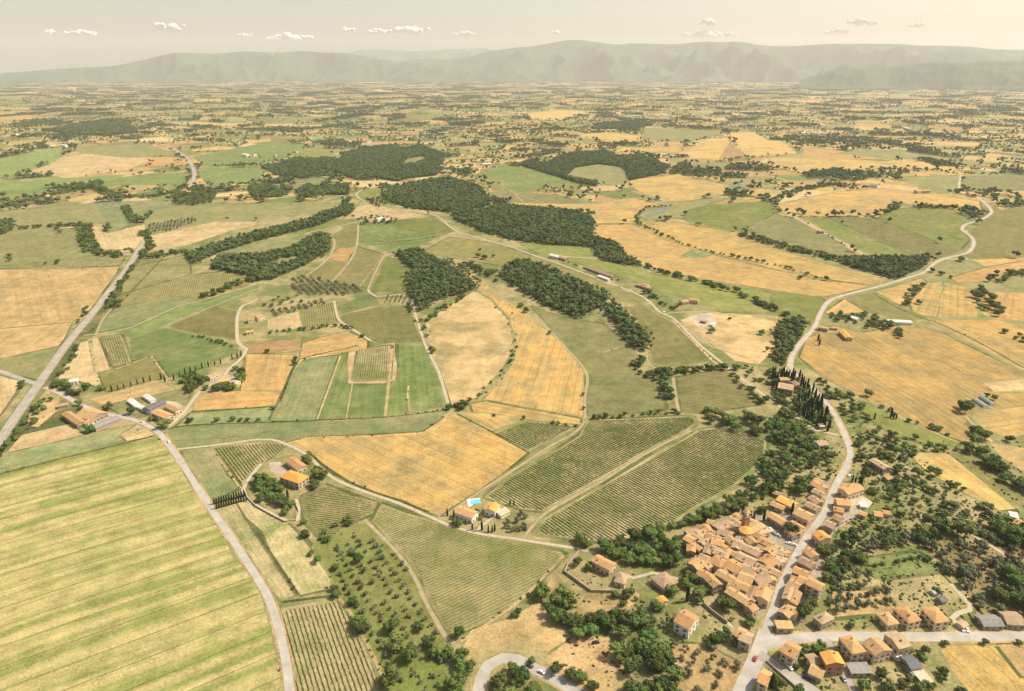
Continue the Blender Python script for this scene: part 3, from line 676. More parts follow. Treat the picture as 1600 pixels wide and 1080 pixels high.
def surf(name, sel, mat, label=None):
    f = TFa[sel]; ids = fid[sel]
    if len(f) == 0: return None
    uq, inv = np.unique(f.ravel(), return_inverse=True)
    me = mesh_np(name, V3[uq], inv.reshape(-1, 3).astype(np.int32), mat, smooth=True)
    if mat is M_FIELD:
        for nme, key in (('col', 'col'), ('col2', 'col2'), ('rows', 'rows'), ('look', 'look'), ('lines', 'lines')):
            at = me.attributes.new(nme, 'FLOAT_VECTOR', 'FACE')
            tab = np.array([l[key] for l in LOOK], np.float32)
            at.data.foreach_set('vector', tab[ids].ravel())
    o = link(name, me); tag(o, label, kind='structure'); return o
keys = np.array([hash(l['key']) for l in LOOK]); fk = keys[fid]
for k, nm in (('ground', 'ground'), ('farmland', 'farmland'), ('field_margins', 'field_margins'), ('ditches', 'drainage_ditches'), ('road_shoulders', 'road_shoulders')):
    surf(nm, fk == hash(k), M_FIELD)
for i, nm in enumerate(FOBJ): surf(nm, fk == hash('f%d' % (i + 1)), M_FIELD)
RM = {'a': M_ASPH, 'a2': M_ASPH2, 'g': M_GRAV, 'd': M_DIRT}
for i, (nm, mk, w, p) in enumerate(ROADS):
    surf(nm, fk == hash('r%d' % i), RM[mk])
    surf('median', fk == hash('m%d' % i), M_FIELD)
# ------------------------------------------------------------------ foliage
def leaf_mat(name, c1, c2, rnd=.5):
    m, ns, ls, b = newmat(name)
    tc = ns.new('ShaderNodeTexCoord'); oi = ns.new('ShaderNodeObjectInfo')
    n = noise(ns, ls, tc.outputs['Object'], .9, 3.0, .6)
    f = math_(ns, ls, 'ADD', math_(ns, ls, 'MULTIPLY', math_(ns, ls, 'SUBTRACT', n, .5), 3.0), .5, clamp=True)
    c = mixc(ns, ls, f, c1, c2)
    hs = ns.new('ShaderNodeHueSaturation')
    ls.new(math_(ns, ls, 'ADD', math_(ns, ls, 'MULTIPLY', oi.outputs['Random'], .06), .475), hs.inputs['Hue'])
    ls.new(math_(ns, ls, 'ADD', math_(ns, ls, 'MULTIPLY', math_(ns, ls, 'FRACT', math_(ns, ls, 'MULTIPLY', oi.outputs['Random'], 9.7)), rnd), 1 - rnd * .5), hs.inputs['Value'])
    ls.new(c, hs.inputs['Color']); ls.new(hs.outputs[0], b.inputs['Base Color'])
    b.inputs['Roughness'].default_value = .8; b.inputs['Specular IOR Level'].default_value = .15
    return m
M_LEAF = leaf_mat('broad_leaves', (.060, .096, .024), (.118, .150, .036), .9)
M_WOOD = leaf_mat('wood_leaves', (.072, .108, .036), (.125, .16, .052), .9)
M_OLIVE = leaf_mat('olive_leaves', (.10, .115, .06), (.15, .155, .085), .5)
M_CYP = leaf_mat('cypress_leaves', (.020, .032, .014), (.038, .050, .020), .4)
M_SHRUB = leaf_mat('shrub_leaves', (.065, .088, .03), (.12, .13, .048), .6)
M_BARK = simple('bark', (.13, .10, .07), (.08, .06, .045), 2.0)
M_VINE = simple('vine_leaves', (.13, .17, .05), (.28, .25, .10), .035, det=6.0)
def crown_mesh(name, seed, nblob, nleaf, rx, rz, z0, leaf, mat, trunk=None, squash=.8):
    """leaf clumps spread over and through a few lobes; returns crown mesh"""
    g = np.random.default_rng(seed); V = []; Fq = []
    bl = []
    for i in range(nblob):
        a = g.uniform(0, 6.28); rr = g.uniform(.1, .78) * rx if nblob > 1 else 0
        zz = z0 + rz * g.uniform(.55, 1.35); br = rx * g.uniform(.27, .6) if nblob > 1 else rx
        bl.append((rr * math.cos(a), rr * math.sin(a), zz, br, br * squash if nblob > 1 else rz))
    n = nleaf
    which = g.integers(0, nblob, n)
    dirs = g.normal(0, 1, (n, 3)); dirs /= np.linalg.norm(dirs, axis=1)[:, None]
    rad = g.uniform(.6, 1.22, n)
    B = np.array(bl)[which]
    c = B[:, :3] + dirs * np.stack([B[:, 3], B[:, 3], B[:, 4]], 1) * rad[:, None]
    c[:, 2] = np.maximum(c[:, 2], z0 * .75)
    nr = dirs + g.normal(0, .45, (n, 3)); nr[:, 2] += .25; nr /= np.linalg.norm(nr, axis=1)[:, None]
    t = np.cross(nr, g.normal(0, 1, (n, 3))); t /= np.linalg.norm(t, axis=1)[:, None]; b2 = np.cross(nr, t)
    s = leaf * g.uniform(.6, 1.3, n)[:, None]
    q = np.stack([c - t * s - b2 * s * .7, c + t * s - b2 * s * .5 + nr * s * .15, c + t * s * .7 + b2 * s, c - t * s * .8 + b2 * s * .8 + nr * s * .1], 1)
    V = q.reshape(-1, 3); Fq = np.arange(len(V)).reshape(-1, 4)
    # inner foliage mass, uneven
    vs = []; fs = []; nv = 0
    for (x, y, z, br, bz) in bl:
        U, Wn = 7, 5
        ring = [[(x + br * .8 * g.uniform(.82, 1.1) * math.sin(math.pi * j / Wn) * math.cos(6.283 * i / U), y + br * .8 * g.uniform(.82, 1.1) * math.sin(math.pi * j / Wn) * math.sin(6.283 * i / U), z + bz * .8 * math.cos(math.pi * j / Wn)) for i in range(U)] for j in range(Wn + 1)]
        for r in ring: vs += r
        for j in range(Wn):
            for i in range(U):
                fs.append((nv + j * U + i, nv + (j + 1) * U + i, nv + (j + 1) * U + (i + 1) % U, nv + j * U + (i + 1) % U))
        nv += U * (Wn + 1)
    V = np.concatenate([V, np.array(vs)]); Fq = np.concatenate([Fq, np.array(fs) + n * 4])
    return mesh_np(name, V, Fq, mat)
def trunk_mesh(name, h, r, seed, limbs=4, spread=1.8):
    g = np.random.default_rng(seed); V = []; Fc = []
    def tube(p, q, r0, r1, k=6):
        p = np.array(p, float); q = np.array(q, float); d = q - p; d /= np.linalg.norm(d)
        a = np.cross(d, (0, 0, 1) if abs(d[2]) < .9 else (1, 0, 0)); a /= np.linalg.norm(a); b = np.cross(d, a); o = len(V)
        for c, rr in ((p, r0), (q, r1)):
            for i in range(k): V.append(c + (a * math.cos(6.283 * i / k) + b * math.sin(6.283 * i / k)) * rr)
        for i in range(k): Fc.append((o + i, o + (i + 1) % k, o + k + (i + 1) % k, o + k + i))
    m = (g.uniform(-.15, .15), g.uniform(-.15, .15), h * .55)
    tube((0, 0, -.4), m, r, r * .75); tube(m, (m[0] * 1.5, m[1] * 1.5, h), r * .75, r * .4)
    for i in range(limbs):
        a = 6.283 * i / max(limbs, 1) + g.uniform(-.4, .4)
        tube((m[0], m[1], h * .6), (math.cos(a) * spread * g.uniform(.7, 1.1), math.sin(a) * spread * g.uniform(.7, 1.1), h * g.uniform(1.0, 1.35)), r * .45, r * .15, 5)
    return mesh_np(name, V, [list(f) for f in Fc], M_BARK)
# species: (list of (crown mesh, trunk mesh)), nominal crown radius 1 unit = metres
SPEC = {}
SPEC['broad'] = [(crown_mesh('tree_crown', 10 + i, 9, 760, 4.2, 2.9, 1.7, .38, M_LEAF), trunk_mesh('tree_trunk', 3.6, .28, i)) for i in range(5)]
SPEC['wood'] = [(crown_mesh('wood_crown', 30 + i, 6, 230, 3.7, 3.4, 2.6, .55, M_WOOD), trunk_mesh('wood_trunk', 5, .25, i, 2)) for i in range(6)]
SPEC['olive'] = [(crown_mesh('olive_crown', 50 + i, 4, 330, 2.4, 1.5, 1.0, .27, M_OLIVE), trunk_mesh('olive_trunk', 1.6, .2, i, 3, 1.0)) for i in range(4)]
SPEC['shrub'] = [(crown_mesh('shrub_crown', 90 + i, 3, 200, 1.7, .9, .3, .25, M_SHRUB), trunk_mesh('shrub_stem', .7, .08, i, 3, .6)) for i in range(3)]
def cyp(seed):
    g = np.random.default_rng(seed); n = 560; H = 12.0; V = []
    z = g.uniform(0, 1, n) ** .85; prof = 1.25 * np.sin(np.clip(z * .93 + .12, 0, 1.05) * math.pi) ** .55 * (1 - z * .35) + .08
    a = g.uniform(0, 6.283, n); r = prof * g.uniform(.75, 1.1, n)
    c = np.stack([r * np.cos(a), r * np.sin(a), .6 + z * (H - .6)], 1)
    nr = np.stack([np.cos(a), np.sin(a), g.uniform(-.1, .6, n)], 1) + g.normal(0, .3, (n, 3)); nr /= np.linalg.norm(nr, axis=1)[:, None]
    up = np.array([0, 0, 1.0]); t = np.cross(nr, up); t /= np.linalg.norm(t, axis=1)[:, None]; b2 = np.cross(t, nr)
    s = g.uniform(.2, .38, n)[:, None]
    q = np.stack([c - t * s - b2 * s * 1.2, c + t * s - b2 * s, c + t * s * .5 + b2 * s * 1.5, c - t * s * .6 + b2 * s * 1.3], 1).reshape(-1, 3)
    U, Wn = 8, 8; vs = []; fs = []
    for j in range(Wn + 1):
        zz = j / Wn; p = (1.2 * math.sin(min(zz * .93 + .12, 1.05) * math.pi) ** .55 * (1 - zz * .35)) * .85 if zz < .97 else .03
        for i in range(U): vs.append((p * g.uniform(.85, 1.1) * math.cos(6.283 * i / U), p * g.uniform(.85, 1.1) * math.sin(6.283 * i / U), .6 + zz * (H - .7)))
    for j in range(Wn):
        for i in range(U): fs.append((j * U + i, j * U + (i + 1) % U, (j + 1) * U + (i + 1) % U, (j + 1) * U + i))
    return mesh_np('cypress_crown', np.concatenate([q, np.array(vs)]), np.concatenate([np.arange(n * 4).reshape(-1, 4), np.array(fs) + n * 4]), M_CYP)
SPEC['cypress'] = [(cyp(70 + i), trunk_mesh('cypress_trunk', 2.2, .2, i, 0)) for i in range(3)]
SIZE = {'broad': 4.6, 'wood': 4.8, 'olive': 2.5, 'shrub': 1.9, 'cypress': 1.2}

# ------------------------------------------------------------------ where the trees stand
TREES = []   # (species, x, y, scale, patch key)
HOUSEZ = []  # house footprints (x, y, r), filled before scattering
def clear_of(x, y, r):
    for hx, hy, hr in HOUSEZ:
        if (x - hx) ** 2 + (y - hy) ** 2 < (hr + r) ** 2: return False
    return True
ROADQ = []
for P, w in ROADW:
    for a, b in zip(P[:-1], P[1:]): ROADQ.append((a, b, w / 2))
RA = np.array([[a[0], a[1], b[0], b[1], w] for a, b, w in ROADQ])
def off_road(x, y, r):
    dx = RA[:, 2] - RA[:, 0]; dy = RA[:, 3] - RA[:, 1]; L = dx * dx + dy * dy + 1e-6
    t = np.clip(((x - RA[:, 0]) * dx + (y - RA[:, 1]) * dy) / L, 0, 1)
    d2 = (x - RA[:, 0] - t * dx) ** 2 + (y - RA[:, 1] - t * dy) ** 2
    return not np.any(d2 < (RA[:, 4] + r) ** 2)
PATCH = {}
def put(sp, x, y, s, key, check=True, rr=.55):
    R0 = SIZE[sp] * s
    if check and (not clear_of(x, y, R0 * .6) or not off_road(x, y, R0 * rr)): return
    TREES.append((sp, x, y, s, key))
def belt(key, label, pts, w, sp='broad', gap=7.0, s=(.7, 1.15), world=False, check=True, mix=None):
    PATCH[key] = label; P = pts if world else GP(pts)
    for a, b in zip(P[:-1], P[1:]):
        L = math.dist(a, b); n = max(1, int(round(L * max(1, w / gap) / gap)))
        for i in range(n):
            t = rng.random() if w > gap else (i + rng.uniform(.1, .9)) / n
            o = rng.uniform(-.5, .5) * w; dx, dy = (b[0] - a[0]) / L, (b[1] - a[1]) / L
            q = mix if mix and rng.random() < .35 else sp
            put(q, a[0] + (b[0] - a[0]) * t - dy * o, a[1] + (b[1] - a[1]) * t + dx * o, rng.uniform(*s), key, check)
def patch(key, label, pts, gap, sp='broad', s=(.7, 1.2), mix=None, pm=.3, rows=None, check=True, drop=.0, world=False):
    PATCH[key] = label; P = pts if world else GP(pts)
    xs = [p[0] for p in P]; ys = [p[1] for p in P]; x0, x1, y0, y1 = min(xs), max(xs), min(ys), max(ys)
    cx, cy = (x0 + x1) / 2, (y0 + y1) / 2; Rr = math.hypot(x1 - x0, y1 - y0) / 2 + gap
    if rows is not None:
        a, b = G(*rows[0]), G(*rows[1]); th = math.atan2(b[1] - a[1], b[0] - a[0]); jit = .09
    else: th = rng.uniform(0, 3); jit = .42
    n = int(Rr / gap) + 1; g = np.arange(-n, n + 1) * gap
    uu, vv = np.meshgrid(g, g); uu = uu.ravel() + rng.uniform(-jit, jit, uu.size) * gap; vv = vv.ravel() * (1.12 if rows else 1) + rng.uniform(-jit, jit, vv.size) * gap
    X = cx + uu * math.cos(th) - vv * math.sin(th); Y = cy + uu * math.sin(th) + vv * math.cos(th)
    ok = inside(X, Y, P) & (rng.random(X.size) > drop)
    for x, y in zip(X[ok], Y[ok]):
        q = mix if mix and rng.random() < pm else sp
        put(q, float(x), float(y), rng.uniform(*s), key, check)
def single(key, label, pts, sp='broad', s=(1, 1.2)):
    PATCH[key] = label
    for p in pts:
        x, y = G(*p[:2]); put(sp, x, y, p[2] if len(p) > 2 else rng.uniform(*s), key, False)
# ------------------------------------------------------------------ buildings
def roof_mat(name, c1, c2):
    m, ns, ls, b = newmat(name)
    tc = ns.new('ShaderNodeTexCoord'); P = tc.outputs['Object']; oi = ns.new('ShaderNodeObjectInfo')
    sep = ns.new('ShaderNodeSeparateXYZ'); ls.new(P, sep.inputs[0])
    n = noise(ns, ls, P, .35, 4.0, .65); n2 = noise(ns, ls, P, 2.6, 3.0, .7)
    f = math_(ns, ls, 'ADD', math_(ns, ls, 'MULTIPLY', math_(ns, ls, 'SUBTRACT', n, .5), 4.0), .5, clamp=True)
    c = mixc(ns, ls, f, c1, c2)
    tile = math_(ns, ls, 'PINGPONG', sep.outputs[0], .2)      # rounded tile courses run up the slope
    v = math_(ns, ls, 'ADD', math_(ns, ls, 'MULTIPLY', tile, 1.6), math_(ns, ls, 'ADD', .5, math_(ns, ls, 'MULTIPLY', n2, .7)))
    v = math_(ns, ls, 'MULTIPLY', v, math_(ns, ls, 'ADD', .82, math_(ns, ls, 'MULTIPLY', oi.outputs['Random'], .34)))
    vc = ns.new('ShaderNodeCombineXYZ')
    for i in range(3): ls.new(v, vc.inputs[i])
    ls.new(mixc(ns, ls, 1.0, c, vc.outputs[0], 'MULTIPLY'), b.inputs['Base Color']); b.inputs['Roughness'].default_value = .9
    b.inputs['Specular IOR Level'].default_value = .15
    return m
MR = {'o': roof_mat('orange_roof_tiles', (.47, .255, .095), (.33, .21, .105)), 't': roof_mat('terracotta_roof_tiles', (.41, .26, .115), (.29, .20, .10)),
      'b': roof_mat('weathered_roof_tiles', (.36, .245, .145), (.25, .18, .115)), 'y': roof_mat('new_orange_roof_tiles', (.60, .29, .06), (.52, .28, .085)),
      'p': roof_mat('pinkish_roof_tiles', (.40, .285, .17), (.30, .225, .14)), 'g': roof_mat('grey_sheet_roof', (.24, .23, .21), (.19, .185, .17)),
      'w': roof_mat('white_sheet_roof', (.62, .59, .53), (.52, .49, .44)), 'd': roof_mat('dark_grey_roof', (.13, .135, .14), (.10, .105, .11)), 'f': roof_mat('pale_flat_roof', (.47, .39, .27), (.38, .31, .21))}
MW = {'c': simple('cream_render', (.60, .49, .34), (.48, .38, .26), .4, rnd=.3), 's': simple('stone_wall', (.40, .32, .22), (.27, .22, .155), 1.2, rnd=.3), 'w': simple('white_render', (.74, .70, .62), (.62, .58, .5), .4),
      'k': simple('brick_wall', (.42, .22, .13), (.32, .18, .11), .8), 'p': simple('pink_render', (.58, .37, .26), (.5, .33, .24), .5)}
M_GLASS = simple('window_glass', (.04, .045, .05), (.07, .07, .07), 3, rough=.15, spec=.6)
M_SHUT = simple('brown_shutters', (.16, .10, .06), (.10, .07, .045), 3); M_SHUTG = simple('green_shutters', (.07, .11, .07), (.05, .08, .05), 3)
M_STONE = simple('pale_stone', (.5, .44, .34), (.4, .35, .27), 1.5)
M_DOOR = simple('wood_door', (.19, .11, .06), (.12, .075, .04), 2.5)
def boxes(L):
    V = []; Fc = []; mi = []
    for (x0, x1, y0, y1, z0, z1), m in L:
        o = len(V); V += [(x0, y0, z0), (x1, y0, z0), (x1, y1, z0), (x0, y1, z0), (x0, y0, z1), (x1, y0, z1), (x1, y1, z1), (x0, y1, z1)]
        for f in ((0, 3, 2, 1), (4, 5, 6, 7), (0, 1, 5, 4), (1, 2, 6, 5), (2, 3, 7, 6), (3, 0, 4, 7)): Fc.append([o + i for i in f]); mi.append(m)
    return V, Fc, mi
def bmesh_box(name, L, mats):
    V, Fc, mi = boxes(L); return mesh_np(name, V, Fc, mats, mi)
# windows are 1 m wide and face -Y of their own frame
WINM = {k: bmesh_box('window', [((-.5, .5, -.05, .06, 0, 1.4), 0), ((-.98, -.54, -.09, .02, -.03, 1.43), 1), ((.54, .98, -.09, .02, -.03, 1.43), 1), ((-.62, .62, -.16, .05, -.16, -.05), 2)], [M_GLASS, m, M_STONE]) for k, m in (('b', M_SHUT), ('g', M_SHUTG))}
DOORM = bmesh_box('door', [((-.55, .55, -.06, .05, 0, 2.2), 0), ((-.7, -.56, -.1, .04, 0, 2.35), 1), ((.56, .7, -.1, .04, 0, 2.35), 1), ((-.56, .56, -.1, .04, 2.21, 2.35), 1)], [M_DOOR, M_STONE])
CHIM = bmesh_box('chimney', [((-.35, .35, -.45, .45, -.6, 1.0), 0), ((-.45, .45, -.55, .55, 1.0, 1.12), 1), ((-.3, .3, -.4, .4, 1.12, 1.3), 1)], [MW['c'], MR['t']])
def walls_mesh(L, w, h, rise, style, mat):
    a, b = L / 2, w / 2; zb = -3.0
    V = [(-a, -b, zb), (a, -b, zb), (a, b, zb), (-a, b, zb), (-a, -b, h), (a, -b, h), (a, b, h), (-a, b, h)]
    Fc = [[0, 1, 5, 4], [2, 3, 7, 6], [3, 2, 1, 0]]
    if style == 'gable':
        V += [(-a, 0, h + rise), (a, 0, h + rise)]; Fc += [[1, 2, 6, 9, 5], [3, 0, 4, 8, 7], [4, 5, 9, 8], [6, 7, 8, 9]]
    else: Fc += [[1, 2, 6, 5], [3, 0, 4, 7], [4, 5, 6, 7]]
    return mesh_np('walls', V, Fc, mat)
def roof_mesh(L, w, h, rise, style, mat, over=.45, th=.22):
    a, b = L / 2 + over, w / 2 + over; e = h - rise * over / (w / 2) + .03; r = h + rise + .03
    if style == 'gable': T = [(-a, -b, e), (a, -b, e), (a, b, e), (-a, b, e), (-a, 0, r), (a, 0, r)]; top = [[0, 1, 5, 4], [2, 3, 4, 5]]; rim = [0, 1, 5, 2, 3, 4]
    elif style == 'hip':
        k = max(0.01, a - b * .95)
        T = [(-a, -b, e), (a, -b, e), (a, b, e), (-a, b, e), (-k, 0, r), (k, 0, r)]; top = [[0, 1, 5, 4], [2, 3, 4, 5], [1, 2, 5], [3, 0, 4]]; rim = [0, 1, 2, 3]
    elif style == 'flat': T = [(-a, -b, h + .05), (a, -b, h + .05), (a, b, h + .05 + rise), (-a, b, h + .05 + rise)]; top = [[0, 1, 2, 3]]; rim = [0, 1, 2, 3]
    n = len(T); V = T + [(x, y, z + th) for x, y, z in T]
    Fc = [[i + n for i in f] for f in top] + [f[::-1] for f in top]
    for i in range(len(rim)):
        p, q = rim[i], rim[(i + 1) % len(rim)]; Fc.append([p, q, q + n, p + n])
    return mesh_np('roof', V, Fc, mat)
def topx(x, y, z=0.0):
    Z = z - CAM_H; dep = y * _c - Z * _s; up = y * _s + Z * _c
    return 800 + FPX * x / dep, 540 - FPX * up / dep
HLOG = []
RQ = [(a, b, w / 2) for P, w in ROADW for a, b in zip(P[:-1], P[1:]) if w >= 4.9 and math.hypot(*a) < 900]
def house(p1, p2, w, h, rc='t', wc='c', style='gable', label='', name='house', cat='house', group=None, rise=None, chim=None, win=True, over=.45):
    if rise is None: rise = w * .17 if style != 'flat' else .4
    a, b = G(*p1, h + rise * .6), G(*p2, h + rise * .6)
    L = max(math.dist(a, b), 3.5)
    x, y = (a[0] + b[0]) / 2, (a[1] + b[1]) / 2; th = math.atan2(b[1] - a[1], b[0] - a[0])
    for _ in range(4):            # keep every footprint off the carriageways
        ct, st_ = math.cos(th), math.sin(th); worst = 0; mv = (0, 0)
        for u_ in (-.5, 0, .5):
            for v_ in (-.5, 0, .5):
                qx, qy = x + u_ * L * ct - v_ * w * st_, y + u_ * L * st_ + v_ * w * ct
                for (rx0, ry0), (rx1, ry1), hw_ in RQ:
                    ddx, ddy = rx1 - rx0, ry1 - ry0; t_ = max(0, min(1, ((qx - rx0) * ddx + (qy - ry0) * ddy) / (ddx * ddx + ddy * ddy + 1e-6)))
                    nx_, ny_ = rx0 + ddx * t_, ry0 + ddy * t_; de = hw_ + .5 - math.hypot(qx - nx_, qy - ny_)
                    if de > worst:
                        l_ = math.hypot(x - nx_, y - ny_) or 1; worst = de; mv = ((x - nx_) / l_, (y - ny_) / l_)
        if worst <= 0: break
        x += mv[0] * (worst + .2); y += mv[1] * (worst + .2)
    z = float(hgt(x, y)); HOUSEZ.append((x, y, (L + w) / 4)); 
    if L > 1.6 * w:
        for t in (-.33, .33): HOUSEZ.append((x + (b[0] - a[0]) * t, y + (b[1] - a[1]) * t, w / 2))
    r = bpy.data.objects.new(name, None); COL.objects.link(r); r.location = (x, y, z); r.rotation_euler = (0, 0, th)
    wo = link('wall', walls_mesh(L, w, h, rise, style, MW[wc]), r); ro = link('roof', roof_mesh(L, w, h, rise, style, MR[rc], over), r)
    if chim is None: chim = (h > 4 and rng.random() < .75)
    if chim and style != 'flat':
        c = link('chimney', CHIM, ro, (rng.uniform(-.3, .3) * L, rng.choice([-1, 1]) * w * .2, h + rise * .75))
    if win and h > 2.8:
        sk = 'g' if rng.random() < .35 else 'b'; fl = max(1, int(h / 2.9))
        sides = [(0, -w / 2, L, 0), (L / 2, 0, w, math.pi / 2), (-L / 2, 0, w, -math.pi / 2), (0, w / 2, L, math.pi)]
        for sx, sy, sl, ang in sides:
            # outward normal in the world; give windows to the sides that can be seen from near the camera
            nx, ny = math.sin(ang + th), -math.cos(ang + th)
            if nx * -x + ny * -y <= 0.05 * math.hypot(x, y): continue
            n = max(1, min(4, int(sl / 3.4)))
            for f in range(fl):
                for i in range(n):
                    t = (i + .5) / n - .5
                    if f == 0 and i == n // 2 and sl >= L * .99:
                        link('door', DOORM, r, (sx + t * sl * math.cos(ang), sy + t * sl * math.sin(ang), .0), ang); continue
                    o = link('window', WINM[sk], r, (sx + t * sl * math.cos(ang), sy + t * sl * math.sin(ang), .95 + f * 2.85), ang)
    tag(r, label, cat, group); HLOG.append((name, label)); return r
V_ = 'houses of the hill village'
H = lambda p, q, w, h, *a, **k: house(p, q, w * .78, h * .64 if h < 10.5 else h * .85, *a, group=V_, **k)
NW = 'at the north-west corner of the village, '
H((1072, 838), (1084, 844), 9, 9, 'o', 's', label='tall brick-sided house with orange roof above the small green lawn')
H((1080, 849), (1080, 861), 7, 7, 'o', 'k', label='narrow orange-roofed house casting its shadow on the small lawn')
H((1072, 832), (1090, 828), 8, 6, 'b', 's', label='low brown-roofed house at the village edge nearest the big vineyard')
H((1100, 820), (1109, 830), 9, 7, 'o', 'c', label='orange-roofed house on the vineyard side, turned across its row')
H((1089, 833), (1104, 829), 8, 6.5, 't', 'c', label='terracotta house between the brown-roofed and the crosswise orange-roofed one')
H((1119, 825), (1142, 815), 9, 8, 'b', 's', label='long ribbed brown roof on the north rim of the village')
H((1139, 808), (1160, 821), 9, 7, 'p', 'c', label='pale pinkish roof behind the church, beside the tree terrace')
H((1087, 833), (1099, 840), 7, 6, 'p', 'c', label='small pinkish roof behind the tall brick-sided house')
H((1105, 835), (1118, 840), 8, 8, 't', 'c', label='terracotta roof with a dark roof opening, west of the church')
H((1124, 827), (1143, 835), 10, 8, 'b', 's', label='wide tan roof just west of the church')
H((1096, 849), (1107, 842), 8, 7, 'p', 'c', label='pale house with two small windows above the paved parking yard')
H((1112, 844), (1131, 848), 9, 9, 'o', 'c', label='bright orange roof curving above the dark inner courtyard')
H((1124, 851), (1141, 860), 8, 7, 'o', 'c', label='orange roof with a white terrace beside the dark courtyard')
H((1137, 838), (1149, 848), 9, 8, 't', 'c', label='terracotta house between the church and the curved courtyard')
H((1148, 846), (1187, 864), 10, 9, 'b', 's', label='longest brown roof, running down the hill below the church')
H((1083, 884), (1097, 876), 11, 9, 'o', 's', label='square orange-roofed house at the western tip of the village')
H((1100, 884), (1112, 877), 8, 8, 't', 'c', label='small terracotta house beside the square western one')
H((1113, 871), (1132, 880), 12, 9, 'o', 'c', 'hip', label='hipped orange roof with chimneys, south of the parking yard')
H((1138, 877), (1157, 888), 14, 9, 'o', 's', label='big square house with an orange patch and a white skylight in its roof')
H((1153, 866), (1180, 878), 11, 9, 'b', 's', label='broad tan roof parallel to the longest brown roof')
H((1180, 818), (1196, 831), 13, 8, 'p', 'c', 'hip', label='round-edged pinkish roof right of the bell tower')
H((1177, 831), (1193, 839), 9, 7, 't', 'c', label='terracotta roof between the church and the square')
H((1187, 841), (1207, 851), 9, 8, 'o', 'c', label='orange roof facing the village square')
H((1164, 834), (1178, 848), 9, 10, 't', 's', label='tall grey-walled house attached below the church')
H((1204, 803), (1233, 820), 9, 7, 'o', 's', label='long bright orange roof above the shaded square')
H((1243, 817), (1262, 827), 9, 8, 'o', 'c', label='orange-red roof beside the street above the square')
H((1242, 829), (1256, 840), 9, 7, 'o', 'c', label='second orange-red roof down beside the conical tree')
H((1200, 862), (1214, 855), 10, 8, 't', 'c', label='terracotta roof at the foot of the square')
H((1211, 856), (1227, 865), 8, 8, 'p', 'c', label='pinkish roof between the square and the small walled garden')
H((1193, 880), (1208, 870), 12, 9, 'o', 'c', label='large orange roof in the middle of the southern village')
H((1215, 871), (1230, 881), 9, 8, 'p', 's', label='pinkish roof with a brick wall beside the street')
H((1256, 856), (1269, 867), 9, 8, 'o', 'c', label='orange roof on the far side of the street, opposite the square')
H((1245, 871), (1266, 882), 10, 7, 'b', 's', label='tan roof with two chimneys east of the street')
H((1092, 892), (1113, 902), 9, 9, 'o', 's', label='orange-patched house on the western village wall')
H((1108, 901), (1122, 914), 9, 10, 't', 's', label='tall narrow house on the south-western village wall')
H((1122, 892), (1148, 907), 9, 9, 't', 's', label='long terracotta roof below the big square house')
H((1160, 884), (1180, 892), 10, 9, 'b', 's', label='purple-brown roof, first of three stepping down to the lane')
H((1155, 897), (1177, 905), 11, 9, 't', 's', label='terracotta roof, second of three stepping down to the lane')
H((1149, 909), (1170, 918), 9, 9, 't', 'c', label='pinkish-tan roof, lowest of three stepping down to the lane')
H((1138, 920), (1169, 939), 9, 8, 't', 's', label='long tan roof on the southern village wall above the trees')
H((1180, 917), (1171, 936), 8, 7, 'b', 's', label='brown roof on the lane leading to the small orange house')
H((1170, 950), (1179, 945), 8, 7, 'o', 'p', label='small orange-roofed house at the southern tip of the village')
H((1180, 908), (1199, 900), 11, 9, 'b', 's', label='dark brown domed-looking roof in the southern village')
H((1186, 888), (1203, 896), 8, 8, 'b', 's', label='brown roof with a terracotta patch below the large orange one')
H((1202, 917), (1195, 933), 11, 9, 'o', 'c', label='big orange roof beside the street near the southern tip')
H((1204, 897), (1211, 909), 8, 7, 't', 'c', label='low terracotta house on the left side of the street')
H((1241, 888), (1262, 897), 9, 9, 'o', 'k', label='orange roof east of the street with a brick gable')
H((1236, 900), (1247, 903), 5, 6, 't', 'c', label='tiny terracotta roof squeezed between two orange ones')
H((1248, 902), (1263, 909), 9, 9, 'o', 'c', label='pale orange roof joined to the tall eastern house')
H((1264, 906), (1285, 917), 10, 11, 'o', 'c', label='tall eastern house with a high shaded wall over the garden')
H((1234, 908), (1249, 916), 11, 8, 't', 'c', label='terracotta roof in the row along the shaded side of the street')
H((1233, 918), (1227, 937), 7, 8, 'b', 's', label='long brown roof right beside the shaded street')
H((1244, 922), (1236, 941), 9, 7, 't', 'c', label='terracotta roof behind the long brown one at the street')
H((1230, 949), (1247, 955), 8, 8, 'o', 'c', label='orange roof with balconies near the lower end of the street')
H((1218, 958), (1229, 949), 9, 8, 't', 's', label='tan roof at the lower end of the shaded street')
H((1217, 777), (1243, 789), 10, 7, 'y', 'c', label='bright orange house standing among trees above the village')
H((1206, 785), (1226, 793), 8, 5, 't', 'c', label='low terracotta wing below the bright orange house')
H((1209, 768), (1221, 772), 6, 4, 'b', 's', label='small brown shed behind the bright orange house')
H((1273, 748), (1285, 753), 7, 6, 'o', 'c', label='small orange house among trees left of the street')
H((1283, 757), (1302, 768), 10, 8, 'o', 'c', label='orange roof where the street enters the village')
H((1280, 768), (1297, 776), 8, 8, 'b', 'c', label='tan roof, second on the left of the upper street')
H((1277, 780), (1291, 790), 9, 7, 'b', 's', label='grey-brown roof, third on the left of the upper street')
H((1268, 790), (1287, 799), 9, 7, 'b', 's', label='brown roof, fourth on the left of the upper street')
H((1253, 797), (1277, 808), 13, 8, 't', 'c', label='broad terracotta roof with a courtyard at the bend of the street')
H((1317, 766), (1342, 758), 12, 9, 'o', 'c', label='large orange-roofed house beside the cypresses')
